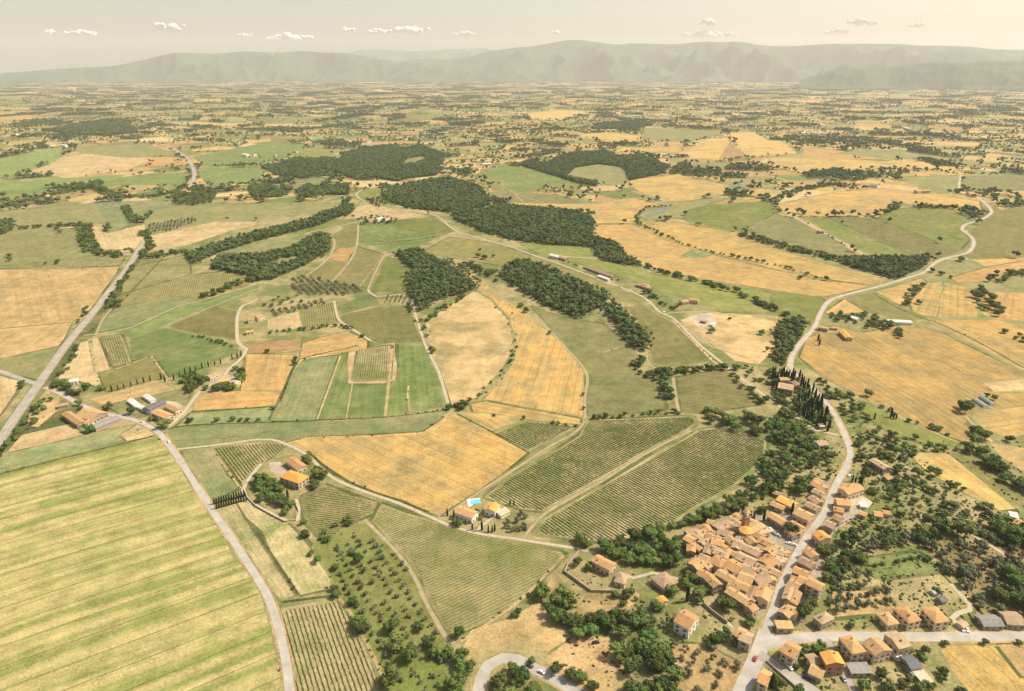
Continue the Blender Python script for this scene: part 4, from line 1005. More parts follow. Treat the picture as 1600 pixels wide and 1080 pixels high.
H((1305, 781), (1325, 783), 11, 8, 'o', 'c', label='orange roof right of the street above the paved yard')
H((1303, 794), (1318, 797), 7, 7, 'o', 'c', label='small orange roof right of the street below the parking')
H((1304, 805), (1316, 811), 9, 7, 't', 'c', label='terracotta roof right of the street at the bend')
H((1290, 815), (1304, 821), 10, 8, 'b', 's', label='brown roof right of the street below the bend')
H((1277, 830), (1290, 841), 12, 9, 'y', 'c', label='vivid orange roof right of the street near the square')
H((1344, 800), (1354, 804), 6, 4.5, 'o', 'c', label='small orange-roofed cottage right of the paved yard')
H((1366, 801), (1378, 803), 8, 5, 'o', 'c', label='middle orange cottage right of the paved yard')
H((1380, 799), (1391, 801), 6, 4, 'o', 'c', label='farthest orange cottage right of the paved yard')
H((1344, 788), (1353, 789), 6, 3.5, 'w', 'w', 'flat', label='small white flat-roofed building on the paved yard')
VP = GP([(1078, 838), (1100, 822), (1160, 808), (1195, 822), (1208, 850), (1232, 862), (1225, 890), (1208, 925), (1190, 950), (1140, 928), (1090, 893), (1088, 872)])
_vx = [p[0] for p in VP]; _vy = [p[1] for p in VP]; _k = 0; _L = []
_rg = np.random.default_rng(21)
for _ in range(900):
    if _k >= 34: break
    x_, y_ = _rg.uniform(min(_vx), max(_vx)), _rg.uniform(min(_vy), max(_vy))
    if not inside(np.array([x_]), np.array([y_]), VP)[0]: continue
    if min(math.hypot(x_ - h_[0], y_ - h_[1]) - h_[2] for h_ in HOUSEZ) < .4: continue
    px_, py_ = topx(x_, y_, float(hgt(x_, y_)) + 4)
    if any((px_ - q[0]) ** 2 + (py_ - q[1]) ** 2 < 30 for q in ((1094, 866), (1104, 864), (1204, 835), (1212, 838))): continue
    ln = _rg.uniform(5, 10); an = _rg.choice([.42, .42, .5, 1.9]) + _rg.uniform(-.12, .12); dx_, dy_ = math.cos(an) * ln * 1.1, math.sin(an) * ln * 1.1
    r_ = house((px_ - dx_, py_ - dy_), (px_ + dx_, py_ + dy_), _rg.uniform(4.5, 6.5), _rg.uniform(3.4, 5.6), str(_rg.choice(['t', 'b', 'o', 't', 'p'])), str(_rg.choice(['c', 's'])), label='small infill roof', group=V_); _L.append((px_, r_)); _k += 1
_L.sort(key=lambda t: t[0])
L_ = 'outlying houses around the village'
O = lambda p, q, w, h, *a, **k: house(p, q, w * .9, h * .9, *a, group=k.pop('group', L_), **k)
O((1364, 717), (1386, 731), 8, 5, 'p', 's', label='long pinkish barn on the overgrown slope', name='barn', cat='barn')
O((1383, 746), (1391, 744), 6, 3, 't', 's', label='tiny hut with tan roof below the pinkish barn', name='hut', cat='hut')
O((1225, 1008), (1244, 1019), 12, 8, 'o', 'c', label='orange-roofed house in the fork of the two lower roads')
O((1296, 1018), (1306, 1036), 11, 9, 'y', 'k', label='vivid orange house with a shaded brick side')
O((1263, 1030), (1277, 1028), 8, 4, 'p', 'c', label='low pinkish roof above the shaded yard')
O((1267, 1042), (1287, 1052), 9, 4, 't', 's', label='low terracotta wing beside the vivid orange house')
O((1189, 1053), (1203, 1060), 11, 7, 'o', 'c', label='orange-roofed house beside the main road near the lower edge')
O((1290, 1080), (1312, 1082), 12, 8, 'y', 'c', 'hip', label='hipped bright orange roof cut by the lower edge')
O((1153, 985), (1164, 990), 9, 7, 't', 's', label='terracotta house behind the roadside one, left of the main road')
O((1161, 994), (1178, 1001), 9, 7, 'p', 's', label='pinkish house standing left beside the main road')
O((1212, 980), (1237, 981), 6, 4, 't', 'c', 'flat', label='long low roof in the corner of the crossroads')
O((1279, 967), (1292, 978), 11, 6, 'p', 's', 'hip', label='brown hipped roof above the cross street, left of the olives')
O((1322, 1006), (1342, 1003), 13, 8, 'o', 'c', 'hip', label='leftmost hipped house below the cross street')
O((1361, 998), (1381, 1018), 13, 8, 't', 'c', label='long-roofed house with shaded side below the cross street')
O((1394, 1000), (1412, 996), 12, 9, 'p', 'c', label='reddish house with balconies below the cross street')
O((1380, 971), (1397, 968), 10, 5, 't', 'c', 'hip', label='smallest hipped house above the cross street')
O((1418, 970), (1437, 966), 13, 7, 'o', 'c', 'hip', label='middle hipped house above the cross street')
O((1462, 971), (1484, 969), 13, 7, 'o', 'c', 'hip', label='hipped house with white wall beside the curved path')
O((1338, 1036), (1347, 1052), 12, 3.2, 'g', 's', 'flat', label='flat grey shed below the leftmost hipped house', name='shed', cat='shed')
O((1416, 1034), (1432, 1032), 10, 4, 'd', 's', label='dark grey shed below the reddish house', name='shed', cat='shed')
O((1420, 1047), (1435, 1045), 8, 2.6, 'g', 's', 'flat', label='low grey lean-to below the dark grey shed', name='shed', cat='shed')
O((1405, 1026), (1396, 1018), 4, 2.6, 'w', 'w', 'flat', label='small pale blue-grey lean-to beside the long-roofed house', name='shed', cat='shed')
O((1434, 1058), (1449, 1056), 9, 2.8, 'f', 's', 'flat', label='low tan-roofed shed near the bottom right houses', name='shed', cat='shed')
O((1536, 977), (1567, 978), 10, 3.4, 'g', 's', label='long grey shed beside the cross street at the right', name='shed', cat='shed')
O((1576, 974), (1604, 977), 12, 4, 'p', 's', label='tan-roofed barn at the right end of the cross street', name='barn', cat='barn')
O((1501, 978), (1509, 974), 5, 2.6, 'p', 'c', label='small reddish shelter by the curved path', name='shed', cat='shed')
O((1458, 924), (1464, 923), 4, 2.4, 'w', 'w', 'flat', label='white shelter on the fenced plot', name='shed', cat='shed')
O((1468, 936), (1476, 934), 5, 2.6, 'd', 's', label='dark hut beside the white shelter', name='shed', cat='shed')
O((1588, 812), (1600, 818), 9, 6, 'o', 'c', label='orange-roofed house at the right edge above the olives')
O((1578, 803), (1590, 806), 7, 3, 'w', 's', 'flat', label='pale shed at the right edge behind the orange house', name='shed', cat='shed')
O((930, 871), (958, 884), 9, 6, 'o', 'c', label='long orange-roofed villa at the end of the gravel road', name='villa', cat='villa')
O((964, 899), (979, 903), 11, 4, 'p', 'c', 'hip', label='pinkish hipped outbuilding below the long villa')
O((1028, 910), (1049, 899), 13, 4, 'b', 's', 'hip', label='ruinous brown roof among the trees west of the village', name='barn', cat='barn', win=False)
O((1030, 933), (1038, 940), 7, 4, 'y', 'c', label='tiny bright orange roof hidden by trees')
O((1062, 959), (1085, 971), 14, 8, 'o', 'w', label='big orange-roofed house with white walls below the village', name='villa', cat='villa')
O((453, 716), (472, 730), 10, 5, 'o', 'c', label='upper terracotta roof of the villa with the park', name='villa', cat='villa')
O((445, 738), (474, 748), 13, 7, 'y', 'c', 'hip', label='bright orange hipped villa with a terrace in the park', name='villa', cat='villa')
O((716, 795), (742, 803), 10, 6, 'o', 'w', label='white-walled house with pinkish roof below the pool')
O((765, 796), (773, 786), 10, 6, 'y', 'w', label='white-walled house with bright orange roof right of the pool')
O((779, 803), (793, 796), 7, 3, 'f', 'w', 'flat', label='low flat tan roof beside the white pool houses', name='shed', cat='shed')
FM = 'farm buildings by the highway'
O((103, 644), (127, 660), 9, 5, 'o', 's', label='long narrow orange roof forming the left wing of the farm', name='barn', cat='barn', group=FM)
O((132, 638), (157, 645), 20, 5, 't', 's', label='widest terracotta roof on the farm by the highway', name='barn', cat='barn', group=FM)
O((129, 660), (149, 653), 7, 4, 't', 'c', label='low tan wing closing the farm courtyard', name='barn', cat='barn', group=FM)
O((145, 666), (184, 651), 11, 4, 'g', 's', label='long dark grey shed below the farm courtyard', name='shed', cat='shed', group=FM, win=False)
O((203, 624), (216, 634), 6, 3, 'w', 'w', label='left white-roofed shed of the works yard', name='shed', cat='shed', group=FM, win=False)
O((227, 617), (239, 625), 6, 3, 'w', 'w', label='upper white-roofed shed of the works yard', name='shed', cat='shed', group=FM, win=False)
O((216, 634), (236, 642), 5, 3, 'w', 'w', 'flat', label='low whitish roof in front of the works yard', name='shed', cat='shed', group=FM, win=False)
O((228, 638), (254, 626), 12, 5, 'd', 's', label='dark grey gabled shed in the works yard', name='shed', cat='shed', group=FM, win=False)
O((243, 641), (265, 650), 10, 7, 'o', 'c', label='orange-roofed farmhouse beside the works yard', group=FM)
O((261, 632), (279, 640), 8, 5, 't', 'c', label='tan-roofed cottage behind the farmhouse of the works yard', group=FM)
O((90, 634), (106, 631), 7, 3, 'b', 's', 'flat', label='brown open shed left of the farm', name='shed', cat='shed', group=FM)
O((109, 594), (121, 592), 9, 5, 'w', 'w', label='pale little house beside the highway trees', group=FM)
O((116, 606), (124, 609), 7, 3, 'p', 'c', label='small pinkish outbuilding by the pale little house', group=FM)
WF = 'walled farmhouse buildings'
O((324, 588), (337, 582), 8, 5, 'p', 'c', label='pinkish-roofed barn of the walled farmhouse', name='barn', cat='barn', group=WF)
O((342, 594), (358, 592), 8, 5, 'y', 'c', label='long orange roof of the walled farmhouse', group=WF)
O((364, 598), (371, 594), 9, 5, 'f', 'c', 'hip', label='pale building at the right end of the walled farmhouse', group=WF)
MF = 'farm below the olive rows'
O((386, 499), (396, 497), 9, 5, 'o', 'c', label='left red-roofed farm building below the olive rows', group=MF)
O((400, 495), (410, 492), 9, 6, 'o', 'c', label='right red-roofed farm building below the olive rows', group=MF)
O((384, 518), (396, 516), 8, 4, 't', 'c', label='lower building of the farm below the olive rows', group=MF)
RH = 'white-walled hamlet on the ridge'
O((574, 343), (584, 341), 8, 5, 'b', 'c', label='leftmost house of the hamlet on the ridge', group=RH)
O((588, 342), (597, 339), 9, 6, 'w', 'w', label='whitest house of the hamlet on the ridge', group=RH)
O((600, 341), (608, 339), 9, 6, 't', 'w', label='terracotta-roofed house in the middle of the ridge hamlet', group=RH)
O((611, 339), (617, 337), 8, 6, 'o', 'p', label='reddest house at the right end of the ridge hamlet', group=RH)
RR = 'buildings along the ridge road'
O((861, 397), (874, 400), 12, 5, 'w', 'w', label='pale building at the upper end of the ridge road row', group=RR)
O((875, 401), (886, 404), 9, 4, 'b', 's', label='brown shed beside the pale upper building', name='shed', cat='shed', group=RR)
O((914, 415), (960, 433), 8, 4, 'b', 's', label='very long pinkish barn roof along the ridge road', name='barn', cat='barn', group=RR, win=False)
O((935, 430), (952, 437), 6, 3, 'w', 'w', 'flat', label='row of white canopies in front of the long barn', name='shed', cat='shed', group=RR, win=False)
O((996, 443), (1018, 450), 8, 4, 'b', 's', label='brown barn beyond the long barn on the ridge road', name='barn', cat='barn', group=RR)
O((1005, 443), (1013, 445), 8, 6, 'o', 'c', label='small orange roof behind the brown ridge barn', group=RR)
O((1064, 470), (1074, 469), 9, 5, 'o', 'c', label='left orange roof of the pair above the building site', group=RR)
O((1078, 466), (1092, 468), 10, 6, 'o', 'c', label='right orange roof of the pair above the building site', group=RR)
O((1096, 500), (1104, 502), 6, 3, 'k' if False else 'b', 's', 'flat', label='brown site hut on the pale building site', name='hut', cat='hut', group=RR)
O((1111, 507), (1117, 505), 5, 3, 'w', 'w', 'flat', label='white site hut on the pale building site', name='hut', cat='hut', group=RR)
RF = 'farm below the pale road'
O((1316, 516), (1327, 527), 9, 5, 'y', 'c', label='vivid orange-roofed barn in the golden field', name='barn', cat='barn', group=RF)
O((1279, 509), (1294, 512), 8, 5, 'o', 'c', label='red-roofed farmhouse beside the pale road', group=RF)
O((1299, 511), (1308, 512), 6, 3, 'b', 's', label='brown shed between the farmhouse and the orange barn', name='shed', cat='shed', group=RF)
O((1331, 494), (1342, 498), 9, 4, 'w', 'w', label='pale shed among the trees of the farm', name='shed', cat='shed', group=RF)
O((1388, 501), (1424, 503), 9, 3.5, 'w', 'w', 'flat', label='long white shed at the end of the farm trees', name='shed', cat='shed', group=RF, win=False)
O((1217, 600), (1240, 604), 15, 8, 'p', 's', label='stone castle house ringed by cypresses', name='castle', cat='castle', group='castle on the hill')
O((1218, 591), (1231, 591), 8, 6, 't', 's', label='small annex behind the stone castle house', group='castle on the hill')
O((1240, 596), (1249, 602), 7, 5, 'b', 's', label='brown-roofed wing right of the castle', group='castle on the hill')
O((1276, 692), (1290, 690), 9, 4, 'p', 'w', label='pale roadside house below the cypress grove', group=L_)
O((1280, 664), (1287, 664), 5, 3.5, 'f', 'c', label='tiny chapel at the foot of the cypress grove', name='chapel', cat='chapel', group='castle on the hill')
# the church: an eight-sided lantern roof, a nave and a brick bell tower
def ngon_prism(n, r, z0, z1, top=None, a0=0.0, cx=0, cy=0):
    V = [(cx + r * math.cos(a0 + 6.2832 * i / n), cy + r * math.sin(a0 + 6.2832 * i / n), z) for z in (z0, z1) for i in range(n)]
    Fc = [[i, (i + 1) % n, n + (i + 1) % n, n + i] for i in range(n)]
    if top is None: Fc.append([n + i for i in range(n)])
    else:
        V.append((cx, cy, top)); Fc += [[n + i, n + (i + 1) % n, 2 * n] for i in range(n)]
    return V, Fc
cx, cy = G(1166, 828, 9); cz = float(hgt(cx, cy))
ch = bpy.data.objects.new('church', None); COL.objects.link(ch); ch.location = (cx, cy, cz); ch.rotation_euler = (0, 0, .3)
HOUSEZ.append((cx, cy, 9))
link('apse_wall', mesh_np('apse_wall', *ngon_prism(10, 4.6, -3, 8.5), MW['s']), ch)
link('apse_roof', mesh_np('apse_roof', *ngon_prism(10, 5.0, 8.5, 8.75, 10.6), MR['y']), ch)
nv = link('nave_wall', walls_mesh(12, 8, 7, 1.5, 'gable', MW['c']), ch, (8, 3, 0), .35); link('nave_roof', roof_mesh(12, 8, 7, 1.5, 'gable', MR['t']), ch, (8, 3, 0), .35)
tw = link('bell_tower', bmesh_box('bell_tower', [((-1.9, 1.9, -1.9, 1.9, -3, 15.5), 0), ((-2.2, 2.2, -2.2, 2.2, 15.5, 15.9), 1), ((-1.9, -1.1, -1.9, -1.1, 15.9, 18.6), 0), ((1.1, 1.9, -1.9, -1.1, 15.9, 18.6), 0), ((-1.9, -1.1, 1.1, 1.9, 15.9, 18.6), 0), ((1.1, 1.9, 1.1, 1.9, 15.9, 18.6), 0)], [MW['k'], M_STONE]), ch, (3.5, 6.2, 0))
link('tower_roof', mesh_np('tower_roof', *ngon_prism(4, 3.2, 18.6, 18.85, 20.6, math.pi / 4), MR['t']), tw)
tag(ch, 'village church with a round orange-roofed apse and brick bell tower', 'church')
# pool, deck, polytunnels, garden wall, cars
def flatbox(name, px, h0, h1, mat, parent=None, label=None, cat=None, kind=None, inset=None):
    P = ccw(GP(px)); z = min(float(hgt(*p)) for p in P); n = len(P)
    V = [(x, y, z + h0) for x, y in P] + [(x, y, z + h1) for x, y in P]
    Fc = [[i, (i + 1) % n, n + (i + 1) % n, n + i] for i in range(n)] + [[n + i for i in range(n)], list(range(n))[::-1]]
    o = link(name, mesh_np(name, V, Fc, mat), parent); tag(o, label, cat, kind=kind); return o
M_DECK = simple('pool_paving', (.7, .68, .62), (.6, .58, .52), 1.0)
m_, ns_, ls_, b_ = newmat('pool_water'); b_.inputs['Base Color'].default_value = (.10, .46, .52, 1); b_.inputs['Roughness'].default_value = .08; M_POOL = m_
pl = flatbox('swimming_pool', [(729, 781), (752, 778), (755, 787), (732, 792)], -2, .35, M_DECK, None, 'turquoise swimming pool with a pale paved rim beside the white houses', 'swimming pool')
flatbox('water_surface', [(735, 782), (750, 780.2), (752, 786), (736, 788.5)], -1, .42, M_POOL, pl)
def tunnel(p1, p2, w, h, label):
    a, b = G(*p1), G(*p2); L = math.dist(a, b); x, y = (a[0] + b[0]) / 2, (a[1] + b[1]) / 2; n = 10
    V = [(sx * L / 2, -w / 2 * math.cos(math.pi * i / n), h * math.sin(math.pi * i / n) - .1) for sx in (-1, 1) for i in range(n + 1)]
    r = bpy.data.objects.new('polytunnel', None); COL.objects.link(r); r.location = (x, y, float(hgt(x, y))); r.rotation_euler = (0, 0, math.atan2(b[1] - a[1], b[0] - a[0]))
    link('cover', mesh_np('cover', V, [[i, i + 1, n + 2 + i, n + 1 + i][::-1] for i in range(n)], simple('tunnel_sheet', (.16, .20, .19), (.22, .25, .23), .5, .4)), r)
    link('end_wall', mesh_np('end_wall', V, [list(range(n + 1)), list(range(n + 1, 2 * n + 2))[::-1]], MW['w']), r)
    tag(r, label, 'polytunnel', 'polytunnels in the golden field'); HOUSEZ.append((x, y, L / 2))
tunnel((1522, 626), (1540, 638), 7, 3, 'front grey-green polytunnel on the golden field at the right')
tunnel((1533, 622), (1551, 634), 7, 3, 'rear grey-green polytunnel on the golden field at the right')
def wall(px, h, t, mat, name, label, cat='wall'):
    P = GP(px); V = []; Fc = []
    Q = resample(P, False)
    for i in range(len(Q)):
        a = Q[max(i - 1, 0)]; b = Q[min(i + 1, len(Q) - 1)]; l = math.dist(a, b); nx, ny = -(b[1] - a[1]) / l * t / 2, (b[0] - a[0]) / l * t / 2
        z = float(hgt(*Q[i])); x, y = Q[i]
        V += [(x - nx, y - ny, z - .5), (x - nx, y - ny, z + h), (x + nx, y + ny, z + h), (x + nx, y + ny, z - .5)]
    for i in range(len(Q) - 1):
        for j in range(3): Fc.append([4 * i + j, 4 * i + j + 1, 4 * i + 5 + j, 4 * i + 4 + j])
    Fc += [[0, 1, 2, 3], [4 * len(Q) - 1 - k for k in range(4)]]
    o = link(name, mesh_np(name, V, Fc, mat)); tag(o, label, cat)
wall([(905, 862), (888, 882), (882, 895), (905, 912), (923, 925), (962, 926)], 2.0, .5, MW['s'], 'garden_wall', 'stone garden wall around the long villa above the tan field')
wall([(383, 768), (386, 778), (400, 792), (425, 806), (445, 816), (462, 814), (467, 800), (460, 783)], 1.4, .6, MW['s'], 'retaining_wall', 'curved stone wall below the park of the orange villa')
wall([(1098, 944), (1112, 957), (1136, 975)], 2.2, .6, MW['s'], 'retaining_wall', 'stone terrace wall on the bank under the village')
wall([(1197, 1034), (1215, 1050), (1240, 1072), (1252, 1085)], 1.3, .4, MW['s'], 'roadside_wall', 'low wall along the grey lane at the bottom')
# cars
CARP = {}
def car_mesh(col):
    key = str(col)
    if key in CARP: return CARP[key]
    m, ns, ls, b = newmat('car_paint'); b.inputs['Base Color'].default_value = (*col, 1); b.inputs['Roughness'].default_value = .3; b.inputs['Metallic'].default_value = .1
    prof = [(-2.1, .35), (-2.15, .75), (-1.9, .95), (-1.45, 1.0), (-.95, 1.42), (.75, 1.45), (1.35, 1.0), (2.0, .85), (2.15, .6), (2.1, .35)]
    n = len(prof); V = [(x, y * (.78 if z > 1.2 else 1), z) for y in (-.86, .86) for x, z in prof]
    Fc = [list(range(n))[::-1], list(range(n, 2 * n))] + [[i, (i + 1) % n, n + (i + 1) % n, n + i] for i in range(n)]
    bo = mesh_np('body', V, Fc, m)
    gl = bmesh_box('glass', [((-.9, .72, -.80, .80, 1.05, 1.36), 0)], [M_GLASS])
    gl2 = mesh_np('glass', [(-1.43, -.66, 1.05), (-1.43, .66, 1.05), (-1.0, .6, 1.42), (-1.0, -.6, 1.42), (1.33, -.68, 1.06), (1.33, .68, 1.06), (.83, .6, 1.44), (.83, -.6, 1.44)], [[3, 2, 1, 0], [4, 5, 6, 7]], M_GLASS)
    wv, wf = ngon_prism(12, .33, -.1, .1); wh = mesh_np('wheel', [(x, z, y) for x, y, z in wv], wf, simple('tyre', (.03, .03, .03), (.05, .05, .05), 5))
    CARP[key] = (bo, gl2, wh); return CARP[key]
def carat(p, q, col, label, grp='cars in and around the village', name='parked_car'):
    x, y = G(*p); a = G(*q); bo, gl, wh = car_mesh(col)
    r = bpy.data.objects.new(name, None); COL.objects.link(r); r.location = (x, y, float(hgt(x, y)) + .05); r.rotation_euler = (0, 0, math.atan2(a[1] - y, a[0] - x))
    link('body', bo, r); link('windscreens', gl, r)
    for sx in (-1.3, 1.3):
        for sy in (-.8, .8): link('wheel', wh, r, (sx, sy, .33))
    tag(r, label, 'car', grp)
wh_, bk, gy, rd, bl = (.75, .75, .73), (.03, .03, .035), (.25, .26, .27), (.4, .05, .04), (.06, .1, .25)
carat((828, 1041), (846, 1050), bk, 'black car on the asphalt bend near the lower edge', name='car')
carat((846, 1051), (828, 1041), wh_, 'white car following the black one on the asphalt bend', name='car')
carat((264, 691), (275, 710), wh_, 'white car on the long straight road at the left', name='car')
carat((931, 1005), (941, 1003), bk, 'dark car standing in the dry field near the lower edge')
for (p, q, c, l) in [((1163, 805), (1168, 803), wh_, 'left white car parked on the shaded terrace north of the church'), ((1168, 808), (1173, 806), wh_, 'right white car parked on the shaded terrace north of the church'),
    ((1204, 828), (1209, 833), wh_, 'white car at the upper end of the village square'), ((1216, 837), (1221, 840), wh_, 'white car in the shade on the village square'), ((1210, 835), (1216, 839), gy, 'grey car on the sunny side of the village square'),
    ((1233, 850), (1238, 851), wh_, 'white car where the square meets the street'), ((1240, 852), (1245, 853), wh_, 'second white car where the square meets the street'), ((1192, 866), (1196, 861), wh_, 'white car in the narrow lane below the church'),
    ((1094, 867), (1099, 870), bk, 'black car on the paved parking yard'), ((1234, 1044), (1238, 1048), wh_, 'white car parked beside the grey lane'), ((1263, 1059), (1268, 1062), bl, 'dark blue car in the yard of the lower houses'),
    ((1504, 984), (1506, 989), wh_, 'white car parked where the curved path meets the street'), ((1511, 985), (1513, 989), wh_, 'second white car parked where the curved path meets the street'),
    ((218, 671), (224, 668), gy, 'grey car on the road below the farm'), ((222, 660), (227, 661), wh_, 'pale car beside the farm trees'), ((1180, 1030), (1187, 1012), rd, 'red car driving up the main road'),
    ((1327, 744), (1322, 752), wh_, 'white car beside the upper street'), ((1318, 1062), (1322, 1068), gy, 'grey car on the narrow lane between the lower gardens'), ((1010, 470), (1017, 474), wh_, 'white car on the ridge road by the barns'),
    ((1037, 488), (1043, 491), wh_, 'pale van-like car on the ridge road near the building site'), ((968, 448), (974, 451), gy, 'grey car on the ridge road below the long barn')]:
    carat(p, q, c, l)
for i, (px_, py_) in enumerate([(238, 1)]): pass
# farms and hamlets of the far plain, each a small gabled building
FARH = []
def hamlet(px, py, n, spread, where):
    x, y = G(px, py)
    for i in range(n):
        FARH.append((x + rng.normal(0, spread), y + rng.normal(0, spread), where))
for a in [(410, 244, 9, 60, 'of the hamlet left of the broad dark wood'), (540, 223, 10, 80, 'of the village behind the broad dark wood'), (730, 262, 5, 50, 'of the farm right of the broad dark wood'), (760, 257, 4, 40, 'of the farm right of the broad dark wood'), (300, 298, 6, 45, 'around the curving highway'),
          (110, 228, 4, 60, 'by the far left roads'), (1280, 210, 8, 70, 'of the farm behind the golden hill'), (1350, 207, 6, 60, 'of the farm among trees on the right plain'), (1450, 212, 6, 60, 'of the pale farm on the right plain'), (1135, 216, 3, 25, 'on the golden hill top'),
          (1515, 305, 4, 30, 'beside the upper end of the pale road'), (1350, 290, 4, 30, 'on the track along the golden hill'), (1440, 302, 3, 25, 'in the golden hill field'), (980, 178, 8, 200, 'of the village in the middle of the plain'), (1050, 172, 14, 300, 'of the village in the middle of the plain'), (420, 168, 8, 200, 'of the village on the left plain'),
          (870, 162, 12, 350, 'of the town on the middle plain'), (1130, 190, 6, 120, 'of the farms before the far plain'), (640, 217, 4, 60, 'behind the broad dark wood'), (700, 152, 12, 500, 'of the town on the far plain'), (1500, 148, 6, 400, 'of the sheds on the far right plain'), (1100, 140, 12, 700, 'of the town below the mountains'), (560, 134, 10, 900, 'of the town on the hazy plain'), (250, 137, 6, 800, 'of the town on the hazy left plain'), (1350, 168, 7, 200, 'of the farms on the right plain')]: hamlet(*a)
for q, k, dist in CELLS:
    if len(FARH) > 240: break
    if k != 'wood' and rng.random() < .022 and dist < 12000:
        p = q[0]; FARH.append((p[0], p[1], None))
FP = [bmesh_box('x', [((0, 1, 0, 1, 0, 1), 0)], [MW['c']])]
def far_mesh(L, w, h, rc, wc):
    rise = w * .18; a, b = L / 2, w / 2; V = [(-a, -b, -2), (a, -b, -2), (a, b, -2), (-a, b, -2), (-a, -b, h), (a, -b, h), (a, b, h), (-a, b, h), (-a, 0, h + rise), (a, 0, h + rise)]
    o = .5; R0 = [(-a - o, -b - o, h - .1), (a + o, -b - o, h - .1), (a + o, b + o, h - .1), (-a - o, b + o, h - .1), (-a - o, 0, h + rise + .2), (a + o, 0, h + rise + .2)]
    Fc = [[0, 1, 5, 4], [2, 3, 7, 6], [1, 2, 6, 9, 5], [3, 0, 4, 8, 7], [10, 11, 15, 14], [12, 13, 14, 15]]
    return mesh_np('far_house', V + R0, Fc, [MW[wc], MR[rc]], [0, 0, 0, 0, 1, 1])
FM_ = [(far_mesh(14, 10, 6, 'o', 'c'), 'orange-roofed'), (far_mesh(18, 11, 6, 't', 'w'), 'white-walled'), (far_mesh(12, 9, 5, 'b', 's'), 'brown-roofed'), (far_mesh(30, 14, 6, 'w', 'w'), 'long white-roofed')]
def near_word(x, y):
    px, py = topx(x, y, float(hgt(x, y)))
    h_ = 'left' if px < 400 else 'centre-left' if px < 800 else 'centre-right' if px < 1200 else 'right'
    d_ = 'foot of the hazy mountains' if py < 150 else 'far plain' if py < 185 else 'middle plain' if py < 240 else 'nearer fields'
    return 'standing alone on the %s, %s of the view' % (d_, h_)
FARB = []
_all = [GP(p) for k, p, d, t in FIELDS]
_nf = [GP(p) for k, p, d, t in FIELDS if k == 'forest_floor']
for x, y, where in FARH:
    if any(inside(np.array([x]), np.array([y]), P)[0] for P in (_nf if where else _all)): continue
    me, w_ = FM_[int(rng.choice([0, 0, 1, 2, 2, 3], p=[.22, .2, .18, .17, .17, .06]))]
    o = link('farm_building', me, None, (x, y, float(hgt(x, y))), rng.uniform(0, 3.14)); s = rng.uniform(.8, 1.25) * (1 + min(math.hypot(x, y) / 30000, .8)); o.scale = (s, s, s)
    lab = '%s building %s' % (w_, where or near_word(x, y))
    tag(o, lab, 'building', 'scattered far buildings'); FARB.append((lab, topx(x, y)[0], o))
    HOUSEZ.append((x, y, 9))
HOUSEZ = [h for h in HOUSEZ]
# ------------------------------------------------------------------ tree positions (photo pixels)
belt('t1', 'green tree in the belt above the left stubble field', [(0, 362), (65, 355), (125, 352), (132, 354)], 10)
belt('t2', 'green tree in the hedge that bends down to the highway bridge', [(132, 354), (135, 375), (143, 392), (165, 397), (195, 400), (215, 391)], 26, gap=8)
belt('t3', 'tree in the long hedge at the left before the highway curve', [(-20, 325), (30, 318), (60, 310), (95, 302), (130, 294), (150, 292), (165, 302), (190, 309), (240, 308), (262, 302), (285, 300)], 34, gap=9)
patch('t4', 'tree around the farm beside the curving highway', [(265, 300), (285, 290), (320, 292), (340, 305), (330, 318), (300, 322), (275, 318)], 11)
belt('t5', 'tree in the short row on the green slope at the left', [(195, 323), (203, 335), (212, 347)], 16)
belt('t6', 'tree where the curved stubble field meets the highway', [(225, 362), (228, 378), (235, 388), (222, 398)], 18)
belt('t7', 'tree in the belt right of the highway bridge', [(222, 405), (240, 402), (265, 397), (295, 395)], 30, gap=8)
belt('t8', 'tree on the right bank of the highway', [(207, 412), (192, 440), (178, 465), (168, 482)], 12)
patch('t9', 'tree in the clump right of the highway', [(163, 477), (190, 472), (192, 482), (168, 486)], 9)
belt('t10', 'bush on the left bank of the highway', [(138, 480), (120, 510), (108, 530), (96, 545)], 6, gap=9, s=(.45, .8))
belt('t11', 'tree on the right bank of the highway near the bridge road', [(125, 540), (108, 565), (92, 590)], 8, gap=9, s=(.5, .8))
patch('t12', 'tree around the small house beside the highway', [(73, 600), (100, 600), (128, 612), (130, 630), (110, 632), (90, 622), (78, 614)], 10, s=(.8, 1.3))
patch('t13', 'tree beside the small pale house above the farm', [(120, 596), (136, 598), (142, 612), (138, 620), (125, 612)], 9, s=(.9, 1.3))
belt('t14', 'tree in the scrub along the lower highway bank', [(72, 622), (58, 640), (45, 660), (25, 680), (5, 702), (-20, 730)], 16, gap=8, s=(.5, .95), mix='shrub')
patch('t15', 'tree at the left of the highway by the side road', [(30, 592), (48, 596), (47, 612), (28, 615)], 9)
single('t16', 'lone round tree between the farm buildings', [(142, 675, 1.15), (170, 640, 1.1), (160, 610, 1.0), (104, 655, .8), (122, 634, .8), (128, 640, .7)])
patch('t17', 'tree in the row hiding the road below the farm', [(187, 650), (205, 645), (213, 655), (208, 663), (192, 662)], 9, s=(.8, 1.15))
patch('t18', 'tree between the farm and the asphalt road', [(222, 650), (238, 655), (250, 662), (240, 667), (222, 660)], 8, s=(.7, 1.0))
single('t19', 'big round tree where the asphalt road leaves the farm', [(258, 668, 1.35), (297, 660, .8), (340, 659, .7), (364, 658, .75), (375, 658, .6), (387, 658, .6)])
